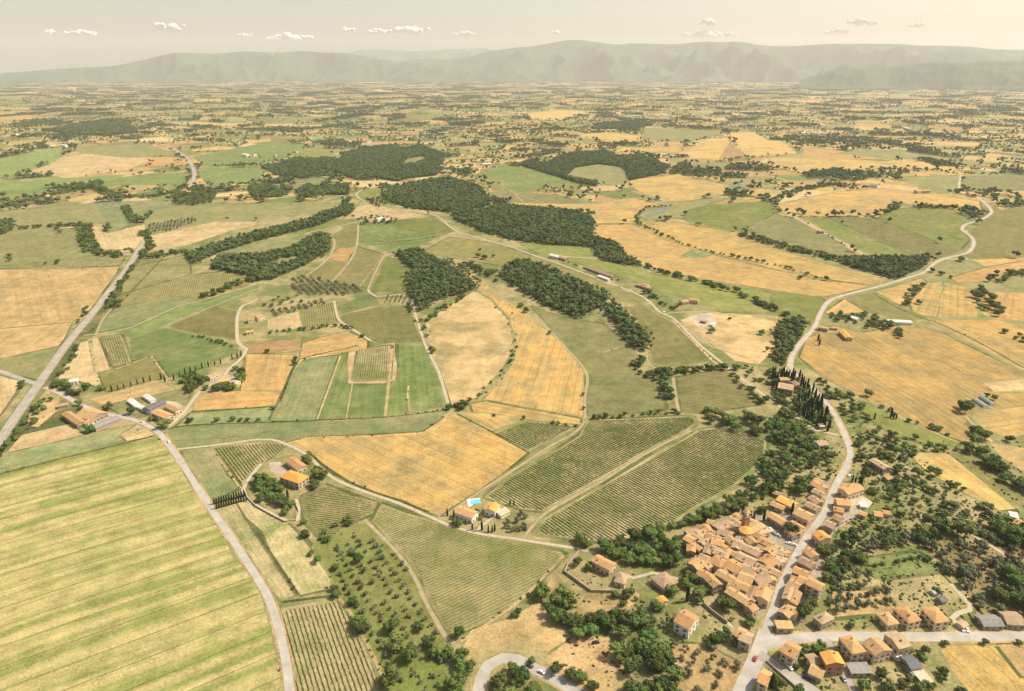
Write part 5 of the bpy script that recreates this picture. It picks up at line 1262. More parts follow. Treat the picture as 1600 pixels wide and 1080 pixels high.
for i, p in enumerate([(175, 612), (185, 610), (194, 607), (205, 604), (215, 601), (225, 598), (235, 595), (252, 593), (258, 597), (272, 594), (281, 590), (290, 586), (298, 583), (306, 580), (316, 576), (326, 574), (336, 571), (345, 568), (363, 562), (371, 560), (377, 557)]):
    single('c1', 'dark cypress in the row along the green field by the farms', [(*p, rng.uniform(.5, .75))], 'cypress')
patch('t20', 'tree in the grove left of the walled farmhouse', [(284, 592), (298, 586), (318, 595), (320, 612), (305, 622), (292, 614)], 8, s=(.9, 1.35))
belt('t21', 'tree in the hedge below the walled farmhouse', [(318, 608), (345, 610), (378, 606)], 9, gap=7)
belt('t22', 'tree at the right end of the walled farmhouse', [(373, 577), (378, 590), (378, 602)], 9, gap=7, s=(.8, 1.1))
belt('t23', 'tree in the dark hedge above the green track', [(312, 468), (335, 459), (350, 452), (375, 442), (400, 436)], 18, gap=8)
belt('t24', 'bush along the dark green field edge', [(300, 524), (330, 531), (366, 541)], 7, gap=9, s=(.4, .7))
patch('o1', 'young olive tree in the grove above the stubble field', [(230, 352), (300, 341), (312, 345), (270, 360), (233, 366)], 9, 'olive', (.9, 1.3), rows=((232, 362), (300, 345)))
patch('o2', 'olive tree in the dark rows below the hollow', [(450, 439), (475, 432), (520, 440), (560, 446), (570, 457), (540, 463), (470, 461)], 8, 'olive', (1.0, 1.4), rows=((455, 436), (480, 460)))
patch('o3', 'olive tree in the rows above the farmhouse vineyard', [(422, 488), (505, 468), (515, 474), (425, 497)], 8, 'olive', (.9, 1.3), rows=((430, 488), (437, 496)))
patch('o4', 'olive tree in the orchard below the long tree belt', [(330, 408), (345, 400), (415, 397), (420, 404), (395, 418), (345, 420)], 9, 'olive', (1.0, 1.4), rows=((330, 405), (400, 397)))
patch('o5', 'small olive tree beside the vineyard gate track', [(600, 464), (634, 463), (637, 475), (600, 474)], 7, 'olive', (.6, .9), rows=((600, 464), (634, 463)))
belt('t25', 'bush in the thin hedge above the orange field', [(418, 521), (470, 516), (530, 509), (550, 514)], 5, gap=9, s=(.45, .75))
single('t26', 'lone bush beside the pale track in the middle', [(549, 514, .7), (566, 527, .9), (418, 551, .8), (462, 562, .7), (460, 570, .8), (426, 640, .6), (404, 658, .5)])
belt('t27', 'tree in the hedge left of the pale dry field', [(638, 478), (652, 500), (663, 520), (668, 540), (676, 565)], 9, gap=8, s=(.5, .85))
belt('t28', 'tree along the upper rim of the pale dry field', [(665, 502), (680, 490), (700, 478), (728, 462)], 14, gap=9, s=(.55, .95))
belt('t29', 'bush on the green bank right of the pale dry field', [(775, 478), (800, 512), (804, 545), (792, 575), (765, 602), (735, 628)], 5, gap=16, s=(.35, .7), mix='shrub')
single('t30', 'round tree where the tracks meet below the pale dry field', [(702, 640, .9), (713, 635, .75), (724, 637, 1.25), (721, 641, .9)])
single('t31', 'small tree along the track right of the golden field', [(822, 488, 1.0), (814, 480, 1.0), (858, 522, .7), (911, 618, .5), (912, 640, .5), (775, 440, 1), (772, 650, .4), (818, 655, .5)])
belt('t32', 'bush at the corner of the golden field and the vineyard', [(855, 660), (880, 664), (905, 668)], 5, gap=7, s=(.4, .6))
belt('t33', 'tree in the hedge bending round the green field', [(1003, 556), (995, 570), (1002, 583), (1018, 590), (1040, 592)], 12, gap=6.5, s=(.6, .95))
belt('t34', 'tree in the dark row below the olive-green plot', [(1025, 581), (1060, 584), (1090, 580), (1125, 573)], 11, gap=6.5, s=(.7, 1.0))
belt('t35', 'tree in the hedge beside the two speckled fields', [(1038, 590), (1043, 610), (1045, 630)], 15, gap=7, s=(.7, 1.0))
belt('t36', 'bush in the hedge above the big vineyard', [(918, 655), (950, 652), (985, 650), (1038, 645), (1070, 648)], 5, gap=7, s=(.4, .7))
belt('t37', 'tree on the slope below the ridge road', [(1135, 572), (1155, 595), (1180, 617), (1200, 632)], 14, gap=8, s=(.6, 1.0))
patch('t38', 'tree in the copse at the top of the big vineyard', [(1090, 652), (1108, 642), (1130, 647), (1175, 652), (1205, 667), (1198, 690), (1160, 685), (1120, 668)], 11, s=(.85, 1.4), drop=.1)
patch('t39', 'tree on the bushy slope above the village', [(1205, 655), (1262, 675), (1300, 705), (1312, 742), (1292, 752), (1262, 775), (1225, 768), (1185, 785), (1160, 795), (1120, 812), (1080, 822), (1075, 812), (1120, 795), (1160, 770), (1180, 735), (1205, 700)], 6.8, s=(.5, 1.15), mix='shrub', pm=.25)
patch('t40', 'tree between the castle and the golden field', [(1268, 590), (1300, 605), (1348, 632), (1360, 660), (1340, 668), (1315, 645), (1290, 620)], 8.5, s=(.55, 1.05), mix='shrub')
patch('t41', 'tree on the overgrown slope right of the ridge road', [(1332, 680), (1350, 665), (1395, 695), (1430, 740), (1470, 770), (1510, 782), (1560, 803), (1620, 835), (1620, 872), (1540, 845), (1480, 808), (1420, 790), (1380, 765), (1345, 735)], 6.5, s=(.4, .95), mix='olive', pm=.5, drop=.12)
patch('t42', 'tree in the gardens behind the upper village houses', [(1330, 745), (1350, 740), (1400, 775), (1440, 790), (1460, 822), (1430, 845), (1340, 858), (1302, 850), (1310, 822), (1345, 812), (1390, 812)], 6.5, s=(.4, .9), mix='olive', pm=.6, drop=.1)
patch('t43', 'tree behind the houses east of the village street', [(1275, 862), (1300, 850), (1345, 862), (1348, 878), (1325, 905), (1300, 920), (1285, 905)], 6.5, s=(.6, 1.1), mix='olive', pm=.3)
patch('t44', 'tree in the garden at the lower end of the village street', [(1245, 935), (1275, 928), (1290, 945), (1275, 965), (1255, 968)], 8, s=(.8, 1.3))
patch('o6', 'olive tree in the terraced grove right of the village', [(1288, 880), (1345, 876), (1385, 925), (1392, 955), (1300, 968), (1285, 935)], 7, 'olive', (.9, 1.35), rows=((1290, 905), (1380, 890)), drop=.12)
patch('o7', 'large olive tree on the tan hillside at the right edge', [(1440, 842), (1480, 820), (1620, 835), (1640, 965), (1535, 968), (1500, 912), (1468, 882)], 8.5, 'olive', (1.2, 1.9), mix='broad', pm=.3, drop=.12)
belt('t45', 'big tree in the row beside the lower right stubble strip', [(1508, 692), (1530, 712), (1555, 735), (1580, 752), (1620, 775)], 18, gap=9, s=(.9, 1.3))
single('t46', 'large dark tree standing in the golden fields at the right', [(1508, 645, 1.6), (1500, 638, 1.2), (1525, 680, 1.4), (1538, 687, 1.4), (1517, 676, 1.0), (1577, 690, .9), (1357, 620, 1.1), (1465, 672, .8), (1542, 620, .7), (1553, 625, .8)])
single('c2', 'lone cypress on the bright green meadow', [(1366, 655, .7), (1392, 652, .95), (1396, 654, .6), (1400, 655, .6)], 'cypress')
belt('t47', 'bush along the upper edge of the bright meadow', [(1362, 630), (1385, 640), (1410, 656), (1450, 668), (1485, 685)], 5, gap=12, s=(.4, .8))
belt('t48', 'bush in the hedge below the bright meadow', [(1410, 700), (1440, 705), (1470, 706)], 5, gap=7, s=(.45, .65))
belt('t49', 'bush between the meadow and the rough slope', [(1395, 680), (1420, 685), (1455, 700), (1500, 705)], 7, gap=9, s=(.45, .8))
patch('t50', 'tree in the gardens beside the lower cross street', [(1295, 975), (1375, 975), (1380, 988), (1300, 990)], 8, s=(.4, .7), mix='olive', pm=.5)
patch('t51', 'tree in the gardens at the bottom of the village', [(1240, 1005), (1295, 1000), (1300, 1015), (1265, 1035), (1258, 1050), (1270, 1085), (1250, 1085), (1240, 1045), (1215, 1025)], 8, s=(.5, .95))
patch('t52', 'tree behind the bottom right houses', [(1340, 1062), (1400, 1055), (1450, 1068), (1480, 1085), (1330, 1090)], 8, s=(.5, .9))
belt('t53', 'tree in the hedge beside the lower golden field', [(1410, 1010), (1440, 1020), (1462, 1035), (1485, 1065), (1505, 1090)], 10, gap=7, s=(.4, .75))
belt('t54', 'tree beside the cross street at the right edge', [(1463, 1003), (1500, 1005), (1540, 1002), (1600, 1003)], 6, gap=9, s=(.45, .8))
belt('t55', 'tree lining the path between the right plots', [(1440, 866), (1470, 890), (1500, 920), (1520, 945)], 7, gap=10, s=(.4, .75), mix='olive')
single('t56', 'small round fruit tree on the fenced green plot', [(1367, 885, .35), (1379, 883, .4), (1402, 879, .4), (1414, 877, .4), (1425, 874, .45), (1438, 872, .4), (1463, 928, .6)])
patch('t57', 'tree in the dark wood west of the village', [(925, 868), (960, 852), (1012, 835), (1050, 842), (1066, 852), (1060, 885), (1040, 900), (1000, 908), (975, 892), (950, 876)], 9, s=(.8, 1.3))
belt('t58', 'tree along the lane from the gravel road to the village', [(893, 848), (915, 856), (940, 862), (965, 872)], 8, gap=7, s=(.6, .9))
patch('t59', 'tree in the gardens between the ruin and the village', [(1040, 895), (1062, 890), (1085, 905), (1110, 930), (1112, 955), (1085, 945), (1060, 945), (1035, 930)], 8, s=(.6, 1.1), mix='cypress', pm=.05)
patch('t60', 'tree on the bank under the village walls', [(1112, 925), (1140, 935), (1170, 950), (1195, 965), (1190, 985), (1160, 985), (1135, 965), (1108, 945)], 8.5, s=(.6, 1.15), mix='olive', pm=.35)
belt('t61', 'tree in the thick belt below the tan field', [(845, 928), (868, 945), (885, 965), (905, 978), (930, 985), (955, 982), (965, 965)], 20, gap=7.5, s=(.8, 1.2))
belt('t62', 'tree in the thick belt running down to the lower edge', [(975, 985), (985, 1000), (995, 1030), (1010, 1070), (1020, 1110)], 26, gap=8, s=(.8, 1.25))
belt('t63', 'tree beside the olive plot near the lower edge', [(1005, 1000), (1025, 1020), (1040, 1050), (1050, 1095)], 11, gap=7.5, s=(.7, 1.1))
belt('t64', 'tree left of the olive plot under the villa', [(993, 945), (1000, 970), (1010, 995)], 9, gap=7.5, s=(.6, 1.0))
patch('o8', 'olive tree in the orchard at the lower edge', [(1045, 1015), (1060, 1000), (1110, 1012), (1160, 1040), (1150, 1100), (1060, 1100)], 7.2, 'olive', (.8, 1.1), rows=((1060, 1010), (1150, 1045)), drop=.08)
patch('o9', 'olive tree beside the house below the village', [(1005, 960), (1050, 960), (1060, 985), (1050, 1000), (1015, 985)], 7, 'olive', (.8, 1.2), drop=.1)
patch('t65', 'tree between the olive orchard and the village road', [(1090, 985), (1165, 1002), (1172, 1035), (1130, 1025), (1090, 1008)], 8, s=(.6, 1.1), mix='olive')
belt('t66', 'tree in the belt left of the road bend', [(702, 995), (712, 1020), (718, 1050), (722, 1100)], 16, gap=7.5, s=(.7, 1.15))
belt('t67', 'tree inside the asphalt road bend', [(722, 1062), (738, 1050), (755, 1032)], 9, gap=7, s=(.6, 1.0))
patch('t68', 'tree below the asphalt road bend', [(768, 1072), (782, 1050), (800, 1042), (840, 1062), (880, 1092), (770, 1100)], 7.5, s=(.7, 1.15))
single('t69', 'tree beside the dry fields near the lower edge', [(870, 1052, .9), (892, 1060, .9), (905, 1062, .8), (925, 1075, .7), (903, 985, .8), (912, 1065, .7), (810, 960, .6), (804, 965, .6), (830, 1035, .5)])
patch('t70', 'tree in the walled villa garden by the gravel road', [(895, 878), (915, 872), (940, 890), (955, 905), (950, 920), (915, 912), (895, 898)], 9, s=(.55, .9), drop=.3)
patch('t71', 'tree in the park of the orange-roofed villa', [(392, 752), (420, 745), (445, 770), (465, 785), (462, 812), (440, 806), (410, 786), (392, 770)], 7.5, s=(.7, 1.15), mix='cypress', pm=.08)
belt('t72', 'tree behind the orange-roofed villa', [(483, 712), (492, 722), (500, 740), (492, 757), (478, 768)], 12, gap=7, s=(.8, 1.15))
belt('t73', 'tree beyond the vineyard corner above the olive slope', [(475, 835), (490, 848), (505, 845), (525, 828), (560, 812)], 9, gap=8, s=(.45, .9))
belt('t74', 'tree scattered on the bank left of the olive slope', [(475, 815), (490, 850), (505, 872), (522, 905), (548, 950), (560, 975)], 12, gap=16, s=(.4, .9))
patch('o10', 'small olive tree in rows on the green slope', [(520, 862), (560, 835), (600, 850), (640, 895), (680, 975), (700, 1085), (625, 1090), (590, 1020), (560, 965), (535, 920)], 7, 'olive', (.6, 1.0), rows=((520, 860), (610, 1010)), drop=.1)
single('t75', 'round green tree standing among the small olives', [(552, 866, .7), (561, 878, .9), (552, 945, .8), (562, 980, 1.0), (567, 990, .9), (612, 985, 1.1), (620, 1015, 1.2), (640, 1030, 1.2), (672, 1010, 1.0), (680, 1025, .9), (608, 1070, 1.2), (655, 985, .7)])
for t in np.linspace(0, 1, 13):
    single('c3', 'cypress in the double row leading to the villa', [(335 + 47 * t, 788 - 12 * t, .55), (339 + 46 * t, 795 - 13 * t, .55)], 'cypress')
patch('o11', 'olive tree in the grove beside the pool house', [(790, 815), (815, 800), (838, 800), (825, 830), (800, 832), (775, 828)], 6, 'olive', (.9, 1.25), drop=.1)
single('c4', 'slim cypress beside the house with the pool', [(699, 806, .6), (738, 828, .55), (753, 829, .7), (763, 831, .5), (769, 832, .5), (773, 830, .6), (797, 789, .5), (803, 790, .5), (709, 806, .45)], 'cypress')
single('t76', 'dark shrubby tree beside the white pool house', [(712, 820, .7), (718, 822, .7), (751, 812, .4), (745, 801, .45)])
patch('c5', 'tall cypress in the dense grove around the castle', [(1202, 590), (1210, 580), (1245, 582), (1262, 600), (1290, 640), (1303, 665), (1306, 682), (1296, 680), (1275, 672), (1255, 655), (1245, 640), (1248, 620), (1243, 600), (1215, 596), (1213, 612), (1204, 608)], 4.8, 'cypress', (.5, 1.05), mix='broad', pm=.22, check=True)
patch('t77', 'tree on the bank under the castle', [(1205, 612), (1240, 612), (1255, 640), (1265, 662), (1235, 645), (1212, 625)], 8, s=(.6, 1.0))
patch('t78', 'tree in the wood below the castle road', [(1215, 640), (1245, 655), (1262, 672), (1240, 680), (1218, 672)], 8, s=(.8, 1.3))
single('c6', 'tall cypress beside the highest house of the village', [(1344, 762, .95), (1341, 760, .6), (1336, 755, .6), (1332, 752, .6)], 'cypress')
single('t79', 'tall conical tree on the small village square', [(1234, 836, 1.2)], 'broad')
single('c7', 'cypress among the village gardens', [(1237, 803, .9), (1160, 805, .8), (1172, 812, .7), (1177, 815, .7), (1193, 814, .8), (1073, 985, .8), (1205, 1075, 1.0), (1280, 540, .9), (1278, 533, 1.0), (753, 355, 1), (669, 335, 1)], 'cypress')
patch('t80', 'tree on the terrace north of the church', [(1130, 805), (1150, 795), (1200, 800), (1198, 812), (1165, 812), (1140, 808)], 8, s=(.5, .9))
belt('t81', 'tree in the hedge below the golden hill field', [(978, 410), (1010, 418), (1040, 428), (1080, 437), (1110, 446), (1150, 458), (1200, 480), (1230, 498)], 14, gap=8, s=(.8, 1.2))
belt('t82', 'tree beside the stream between the golden fields', [(1050, 322), (1010, 326), (992, 340), (1000, 352), (1035, 368), (1070, 383), (1110, 395), (1180, 408), (1250, 425)], 7, gap=11, s=(.5, 1.0))
belt('t83', 'tree in the dark hedge below the grey-green hill', [(1160, 366), (1200, 379), (1250, 393), (1300, 404), (1330, 412)], 26, gap=8, s=(.8, 1.15))
belt('t84', 'tree along the field track on the right hill', [(1235, 335), (1280, 360), (1320, 382), (1360, 405)], 6, gap=12, s=(.35, .6))
patch('t85', 'tree in the copse beside the striped golden field', [(1515, 455), (1540, 450), (1560, 478), (1575, 500), (1555, 500), (1530, 480)], 14, s=(1.0, 1.6))
belt('t86', 'tree in the row at the right edge above the golden field', [(1545, 442), (1570, 432), (1610, 425), (1640, 425)], 26, gap=12, s=(.9, 1.3))
belt('t87', 'tree in the short hedge by the striped golden field', [(1440, 445), (1425, 460), (1412, 478)], 9, gap=10, s=(.7, 1.1))
patch('t88', 'tree around the red-roofed farm below the pale road', [(1293, 492), (1330, 490), (1370, 495), (1412, 515), (1408, 530), (1370, 518), (1330, 505), (1305, 505)], 10, s=(.6, 1.1), drop=.2)
belt('t89', 'tree at the right edge near the golden field', [(1575, 520), (1600, 535), (1640, 545)], 14, gap=9)
single('t90', 'lone tree on the green hill slopes at the right', [(1500, 408, 1.5), (1455, 425, 1.0), (1470, 430, 1.0), (1485, 435, .8), (1435, 475, 1.1), (1418, 476, 1.2), (1250, 436, 1), (1260, 430, 1), (1290, 438, 1.0), (1275, 436, .8), (90, 360, 1.2), (94, 364, 1.1), (90, 412, 1.1), (15, 402, 1.3), (16, 408, 1.2), (72, 413, .6), (165, 362, 1.2), (355, 342, .9), (400, 344, .9), (1112, 520, 1.0), (1190, 523, 1.1), (1140, 500, .6)])
patch('t91', 'tree on the slope beside the dry stony field', [(1130, 575), (1180, 573), (1215, 580), (1205, 605), (1180, 600)], 10, s=(.4, .8), mix='shrub', pm=.5, drop=.2)
belt('t92', 'tree beside the roadside houses on the ridge', [(1000, 452), (1015, 462), (1030, 472), (1050, 483), (1060, 480)], 10, gap=8, s=(.6, 1.0))
belt('t93', 'tree along the ridge road', [(860, 400), (900, 415), (935, 430), (970, 440)], 5, gap=12, s=(.35, .6))
single('t94', 'pair of trees on the pale slope above the dark wood', [(747, 402, 1.2), (757, 405, 1.3), (771, 402, .9), (750, 392, .7)])
belt('t95', 'tree in the belt between the two dark woods', [(715, 412), (740, 420), (760, 428), (785, 428)], 24, gap=8)
belt('t96', 'tree on the tufted strip by the golden track field', [(700, 404), (715, 415), (735, 430), (755, 442)], 6, gap=8, s=(.4, .8))
patch('t97', 'tree around the white-walled hamlet on the ridge', [(560, 342), (580, 338), (618, 340), (620, 350), (565, 352)], 10, s=(.5, .9), drop=.2)
patch('t98', 'tree below the ridge road hamlet', [(565, 312), (600, 308), (615, 320), (590, 325)], 10, s=(.6, 1.0), mix='olive')
belt('t99', 'tree in the hedge on the far golden hill', [(1220, 312), (1235, 302), (1260, 296), (1305, 288)], 30, gap=11, s=(.8, 1.3))
belt('t100', 'dark hedge tree on the hill under the pale road', [(1370, 335), (1390, 330), (1405, 318)], 20, gap=10)
belt('t101', 'tree in the hedge on the golden hill top', [(1430, 325), (1460, 325), (1500, 326)], 24, gap=9)
patch('t102', 'tree above the terrace of the hollow wood', [(425, 465), (465, 460), (475, 475), (440, 482), (405, 478)], 12, s=(.5, .9), drop=.2)
belt('t103', 'tree in the hedge beyond the ridge hamlet', [(540, 310), (545, 325), (545, 340)], 20, gap=9)
belt('t104', 'row tree in front of the brown hill field', [(985, 235), (1010, 240), (1045, 246)], 8, gap=24, s=(.8, 1.2))
patch('t105', 'tree on the hillside below the bright meadow', [(1360, 660), (1420, 700), (1470, 740), (1520, 775), (1480, 775), (1420, 735), (1385, 700)], 7, s=(.4, .9), mix='shrub', pm=.4, drop=.15)
patch('t106', 'tree on the slope above the fenced green plot', [(1300, 845), (1345, 845), (1440, 830), (1600, 812), (1600, 836), (1470, 850), (1345, 862)], 7, 'olive', s=(.8, 1.5), mix='broad', pm=.3, drop=.12)
patch('t107', 'tree in the back gardens under the village road', [(1130, 985), (1150, 985), (1160, 1005), (1150, 1020), (1120, 1005)], 7, s=(.5, .9))
patch('t108', 'tree on the rough ground west of the olive orchard', [(960, 930), (1020, 915), (1035, 945), (1020, 960), (990, 955), (975, 975), (965, 960)], 8, s=(.5, .95), mix='olive', drop=.2)
patch('t109', 'tree in the terraced gardens above the village wall', [(1075, 880), (1085, 890), (1110, 915), (1125, 925), (1105, 930), (1080, 905), (1070, 890)], 7, s=(.5, .9))
patch('t110', 'tree at the edge of the lawn by the western village houses', [(1040, 850), (1065, 845), (1075, 870), (1070, 890), (1050, 885)], 7, s=(.5, .9), mix='olive', pm=.5)
belt('t111', 'tree in the hedge under the big vineyard', [(900, 848), (940, 858), (980, 850), (1030, 830), (1075, 815), (1110, 805), (1150, 795)], 9, gap=6.5, s=(.55, 1.0))
patch('t112', 'tree in the gardens between the two lower lanes', [(1215, 1045), (1240, 1060), (1260, 1085), (1215, 1090), (1205, 1065)], 7, s=(.5, .95))
patch('t113', 'tree on the open hillside right of the olive rows', [(1395, 965), (1460, 962), (1500, 980), (1410, 980)], 8, 'olive', s=(.5, .9))
print('near trees', len(TREES))
for w_, pts in DITCH + [(3, q) for _, q in PALE if rng.random() < .5]:
    belt('h0', 'low bush along a field boundary', pts, 2.5, 'shrub', 13, (.3, .9), check=True)
# woods and far trees
near = len(TREES)
WOODT = []
for wi, (p, lab) in enumerate(WOODS):
    P = GP(p); n0 = len(TREES)
    dist = math.hypot(*P[0])
    patch('w%d' % wi, lab, P, 5.6 if dist < 2600 else 8.5, 'wood', (.6, 1.3) if dist < 2600 else (.9, 1.7), check=False, world=True)
    for a_, b_ in zip(P, P[1:] + P[:1]): belt('w%d' % wi, lab, [a_, b_], 16, 'wood', 11, (.35, .9), world=True, check=True)
    T = TREES[n0:]; del TREES[n0:]
    if T:
        tx = np.array([t[1] for t in T]); ty = np.array([t[2] for t in T]); bad = np.zeros(len(T), bool)
        for q_ in CLEARINGS: bad |= inside(tx, ty, GP(q_))
        T = [t for t, b_ in zip(T, bad) if not b_]
    WOODT.append((lab, T))
FAR = []
for a, b, dist in HEDGES:
    L = math.dist(a, b); g = 9 + dist * .0012; n = int(L / g); keep = rng.random() < (.55 if dist < 5000 else .42)
    for i in range(n):
        if not keep and rng.random() < .6: continue
        t = (i + rng.uniform(0, 1)) / max(n, 1); s = rng.uniform(.8, 1.6) * (1 + dist / 30000)
        FAR.append(('wood', a[0] + (b[0] - a[0]) * t + rng.normal(0, 3 + dist * .0006), a[1] + (b[1] - a[1]) * t + rng.normal(0, 3 + dist * .0006), s, 'far'))
for q, k, dist in CELLS:
    if k == 'wood':
        g = 9 + dist * .0016; A = area(q); xs = [p[0] for p in q]; ys = [p[1] for p in q]
        n = int((max(xs) - min(xs)) * (max(ys) - min(ys)) / g / g)
        X = rng.uniform(min(xs), max(xs), n); Y = rng.uniform(min(ys), max(ys), n); ok = inside(X, Y, q)
        for x, y in zip(X[ok], Y[ok]): FAR.append(('wood', x, y, rng.uniform(1, 1.6) * (1 + dist / 25000), 'far'))
    elif rng.random() < .5:
        for _ in range(int(rng.integers(1, 5))):
            p = q[int(rng.integers(len(q)))]; c = q[int(rng.integers(len(q)))]; t = rng.uniform(.05, .5)
            FAR.append(('wood', p[0] + (c[0] - p[0]) * t, p[1] + (c[1] - p[1]) * t, rng.uniform(.8, 1.7), 'far'))
NEARF = [(k, GP(p)) for k, p, d, t in FIELDS[1:] if k not in ('grass', 'verge')]
fx = np.array([t[1] for t in FAR]); fy = np.array([t[2] for t in FAR]); bad = np.zeros(len(FAR), bool)
for k, P in NEARF: bad |= inside(fx, fy, P)
bad |= inside(fx, fy, GP(FIELDS[0][1]))
FAR = [t for t, b in zip(FAR, bad) if not b and off_road(t[1], t[2], 3)]
print('far trees', len(FAR), 'woods', sum(len(w[1]) for w in WOODT))

# ---- individual trees: the ones that show largest; the rest become one mass per kind
KIND = {'broad': ('broadleaf_tree', 'tree'), 'olive': ('olive_tree', 'olive tree'), 'cypress': ('cypress_tree', 'cypress'), 'shrub': ('shrub', 'shrub')}
PROTO = {}
def make_tree(sp, i):
    nm, cat = KIND[sp]; r = bpy.data.objects.new(nm, None); r.empty_display_size = 1
    cr, tr = SPEC[sp][i]
    c = bpy.data.objects.new('crown', cr); c.parent = r
    t = bpy.data.objects.new('trunk' if sp != 'shrub' else 'stem', tr); t.parent = r
    return r, c, t
def vis(x, y):
    px, py = topx(x, y, float(hgt(x, y))); return -15 < px < 1615 and py < 1095
REST = {k: [] for k in SPEC}
ORD = 'first second third fourth fifth sixth seventh eighth ninth tenth eleventh twelfth thirteenth fourteenth fifteenth sixteenth seventeenth eighteenth nineteenth twentieth'.split()
MADE = {}
for sp in KIND:
    L = [t for t in TREES if t[0] == sp]
    L = sorted(L, key=lambda t: -(t[3] * SIZE[sp] / math.hypot(t[1], t[2]) if vis(t[1], t[2]) else 0))
    for j, (s_, x, y, sc, key) in enumerate(L):
        if j < 290 and key != 'h0' and vis(x, y):
            v = int(rng.integers(len(SPEC[sp])))
            if (sp, v) not in PROTO:
                PROTO[(sp, v)] = make_tree(sp, v); r, c, t = PROTO[(sp, v)]
            else:
                r0, c0, t0 = PROTO[(sp, v)]; r = r0.copy(); c = c0.copy(); t = t0.copy(); c.parent = r; t.parent = r
            for o in (r, c, t): COL.objects.link(o)
            z = float(hgt(x, y)) - .15
            hs = sc * rng.uniform(.85, 1.15)
            r.location = (x, y, z); r.rotation_euler = (0, 0, rng.uniform(0, 6.28)); r.scale = (sc, sc, hs)
            word = {'broad': '', 'olive': '', 'cypress': '', 'shrub': ''}[sp]
            lab = PATCH[key]
            if sp == 'shrub': lab = 'low shrub growing among the trees: ' + ' '.join(lab.replace('tree ', '').split()[0:8])
            elif sp == 'olive' and key[0] != 'o': lab = 'grey-green olive ' + ' '.join(lab.split())[:]
            elif sp == 'cypress' and key[0] != 'c': lab = 'slim cypress ' + lab
            elif sp == 'broad' and key == 'c5': lab = 'rounded green tree among the tall cypresses around the castle'
            elif sp == 'broad' and key[0] != 't': lab = 'dark broadleaf tree, not an olive, near: ' + ' '.join(lab.split()[-6:])
            lab = ' '.join(lab.split()[:11])
            MADE.setdefault(lab, []).append((topx(x, y)[0], r))
            tag(r, lab, KIND[sp][1], PATCH[key].replace('tree ', 'trees ').replace('cypress ', 'cypresses ').replace('bush ', 'bushes '))
        else: REST[sp].append((s_, x, y, sc, key))
for x_, o_ in _L: MADE.setdefault('small low roof squeezed between the larger village houses', []).append((x_, o_))
for lab, x_, o_ in FARB: MADE.setdefault(' '.join(lab.split()[:12]), []).append((x_, o_))
for lab, lst in MADE.items():
    lst.sort(key=lambda t: t[0]); n = len(lst)
    if n == 1 or n > 40: continue
    for i, (_, r) in enumerate(lst):
        w = 'leftmost' if i == 0 else 'rightmost' if i == n - 1 else ORD[i] + ' from the left' if i <= (n - 1) / 2 else ORD[n - 1 - i] + ' from the right'
        r['label'] = w + ', ' + lab
def gn_instances(name, sp_mesh, pts, label, cat='trees'):
    """points carrying size, turn and variant; geometry nodes set one of the tree variants on each"""
    n = len(pts)
    if n == 0: return
    me = bpy.data.meshes.new(name); me.vertices.add(n)
    X = np.array([[p[1], p[2]] for p in pts]); Z = hgt(X[:, 0], X[:, 1]) - .3
    me.vertices.foreach_set('co', np.concatenate([X, Z[:, None]], 1).astype(np.float32).ravel())
    a = me.attributes.new('size', 'FLOAT_VECTOR', 'POINT'); sc = np.array([p[3] for p in pts], np.float32)
    a.data.foreach_set('vector', np.stack([sc, sc, sc * rng.uniform(.8, 1.15, n)], 1).astype(np.float32).ravel())
    a = me.attributes.new('turn', 'FLOAT_VECTOR', 'POINT'); tr = np.zeros((n, 3), np.float32); tr[:, 2] = rng.uniform(0, 6.28, n); a.data.foreach_set('vector', tr.ravel())
    a = me.attributes.new('variant', 'INT', 'POINT'); a.data.foreach_set('value', rng.integers(0, len(sp_mesh), n).astype(np.int32))
    o = link(name, me); tag(o, label, cat, kind='stuff')
    ng = bpy.data.node_groups.new(name, 'GeometryNodeTree')
    ng.interface.new_socket('Geometry', in_out='INPUT', socket_type='NodeSocketGeometry'); ng.interface.new_socket('Geometry', in_out='OUTPUT', socket_type='NodeSocketGeometry')
    N, Lk = ng.nodes, ng.links; gi = N.new('NodeGroupInput'); go = N.new('NodeGroupOutput')
    ip = N.new('GeometryNodeInstanceOnPoints'); ip.inputs['Pick Instance'].default_value = True
    g2i = N.new('GeometryNodeGeometryToInstance')
    for m in reversed(sp_mesh):
        src = SRC.get(m.name)
        if src is None:
            src = bpy.data.objects.new('tree_variant', m); SRC[m.name] = src
        oi = N.new('GeometryNodeObjectInfo'); oi.inputs['Object'].default_value = src; oi.inputs['As Instance'].default_value = True
        Lk.new(oi.outputs['Geometry'], g2i.inputs[0])
    for nm_, at in (('Scale', 'size'), ('Rotation', 'turn'), ('Instance Index', 'variant')):
        na = N.new('GeometryNodeInputNamedAttribute'); na.data_type = 'INT' if at == 'variant' else 'FLOAT_VECTOR'; na.inputs['Name'].default_value = at
        Lk.new(na.outputs['Attribute'], ip.inputs[nm_])
    Lk.new(gi.outputs[0], ip.inputs['Points']); Lk.new(g2i.outputs[0], ip.inputs['Instance']); Lk.new(ip.outputs[0], go.inputs[0])
    md = o.modifiers.new('scatter', 'NODES'); md.node_group = ng
    return o
SRC = {}
for lab, T in WOODT: gn_instances('woodland', [c for c, t in SPEC['wood']], T, lab, 'woodland')
gn_instances('distant_trees', [c for c, t in SPEC['wood']], FAR, 'dark hedges and copses dotted over the far plain', 'distant trees')
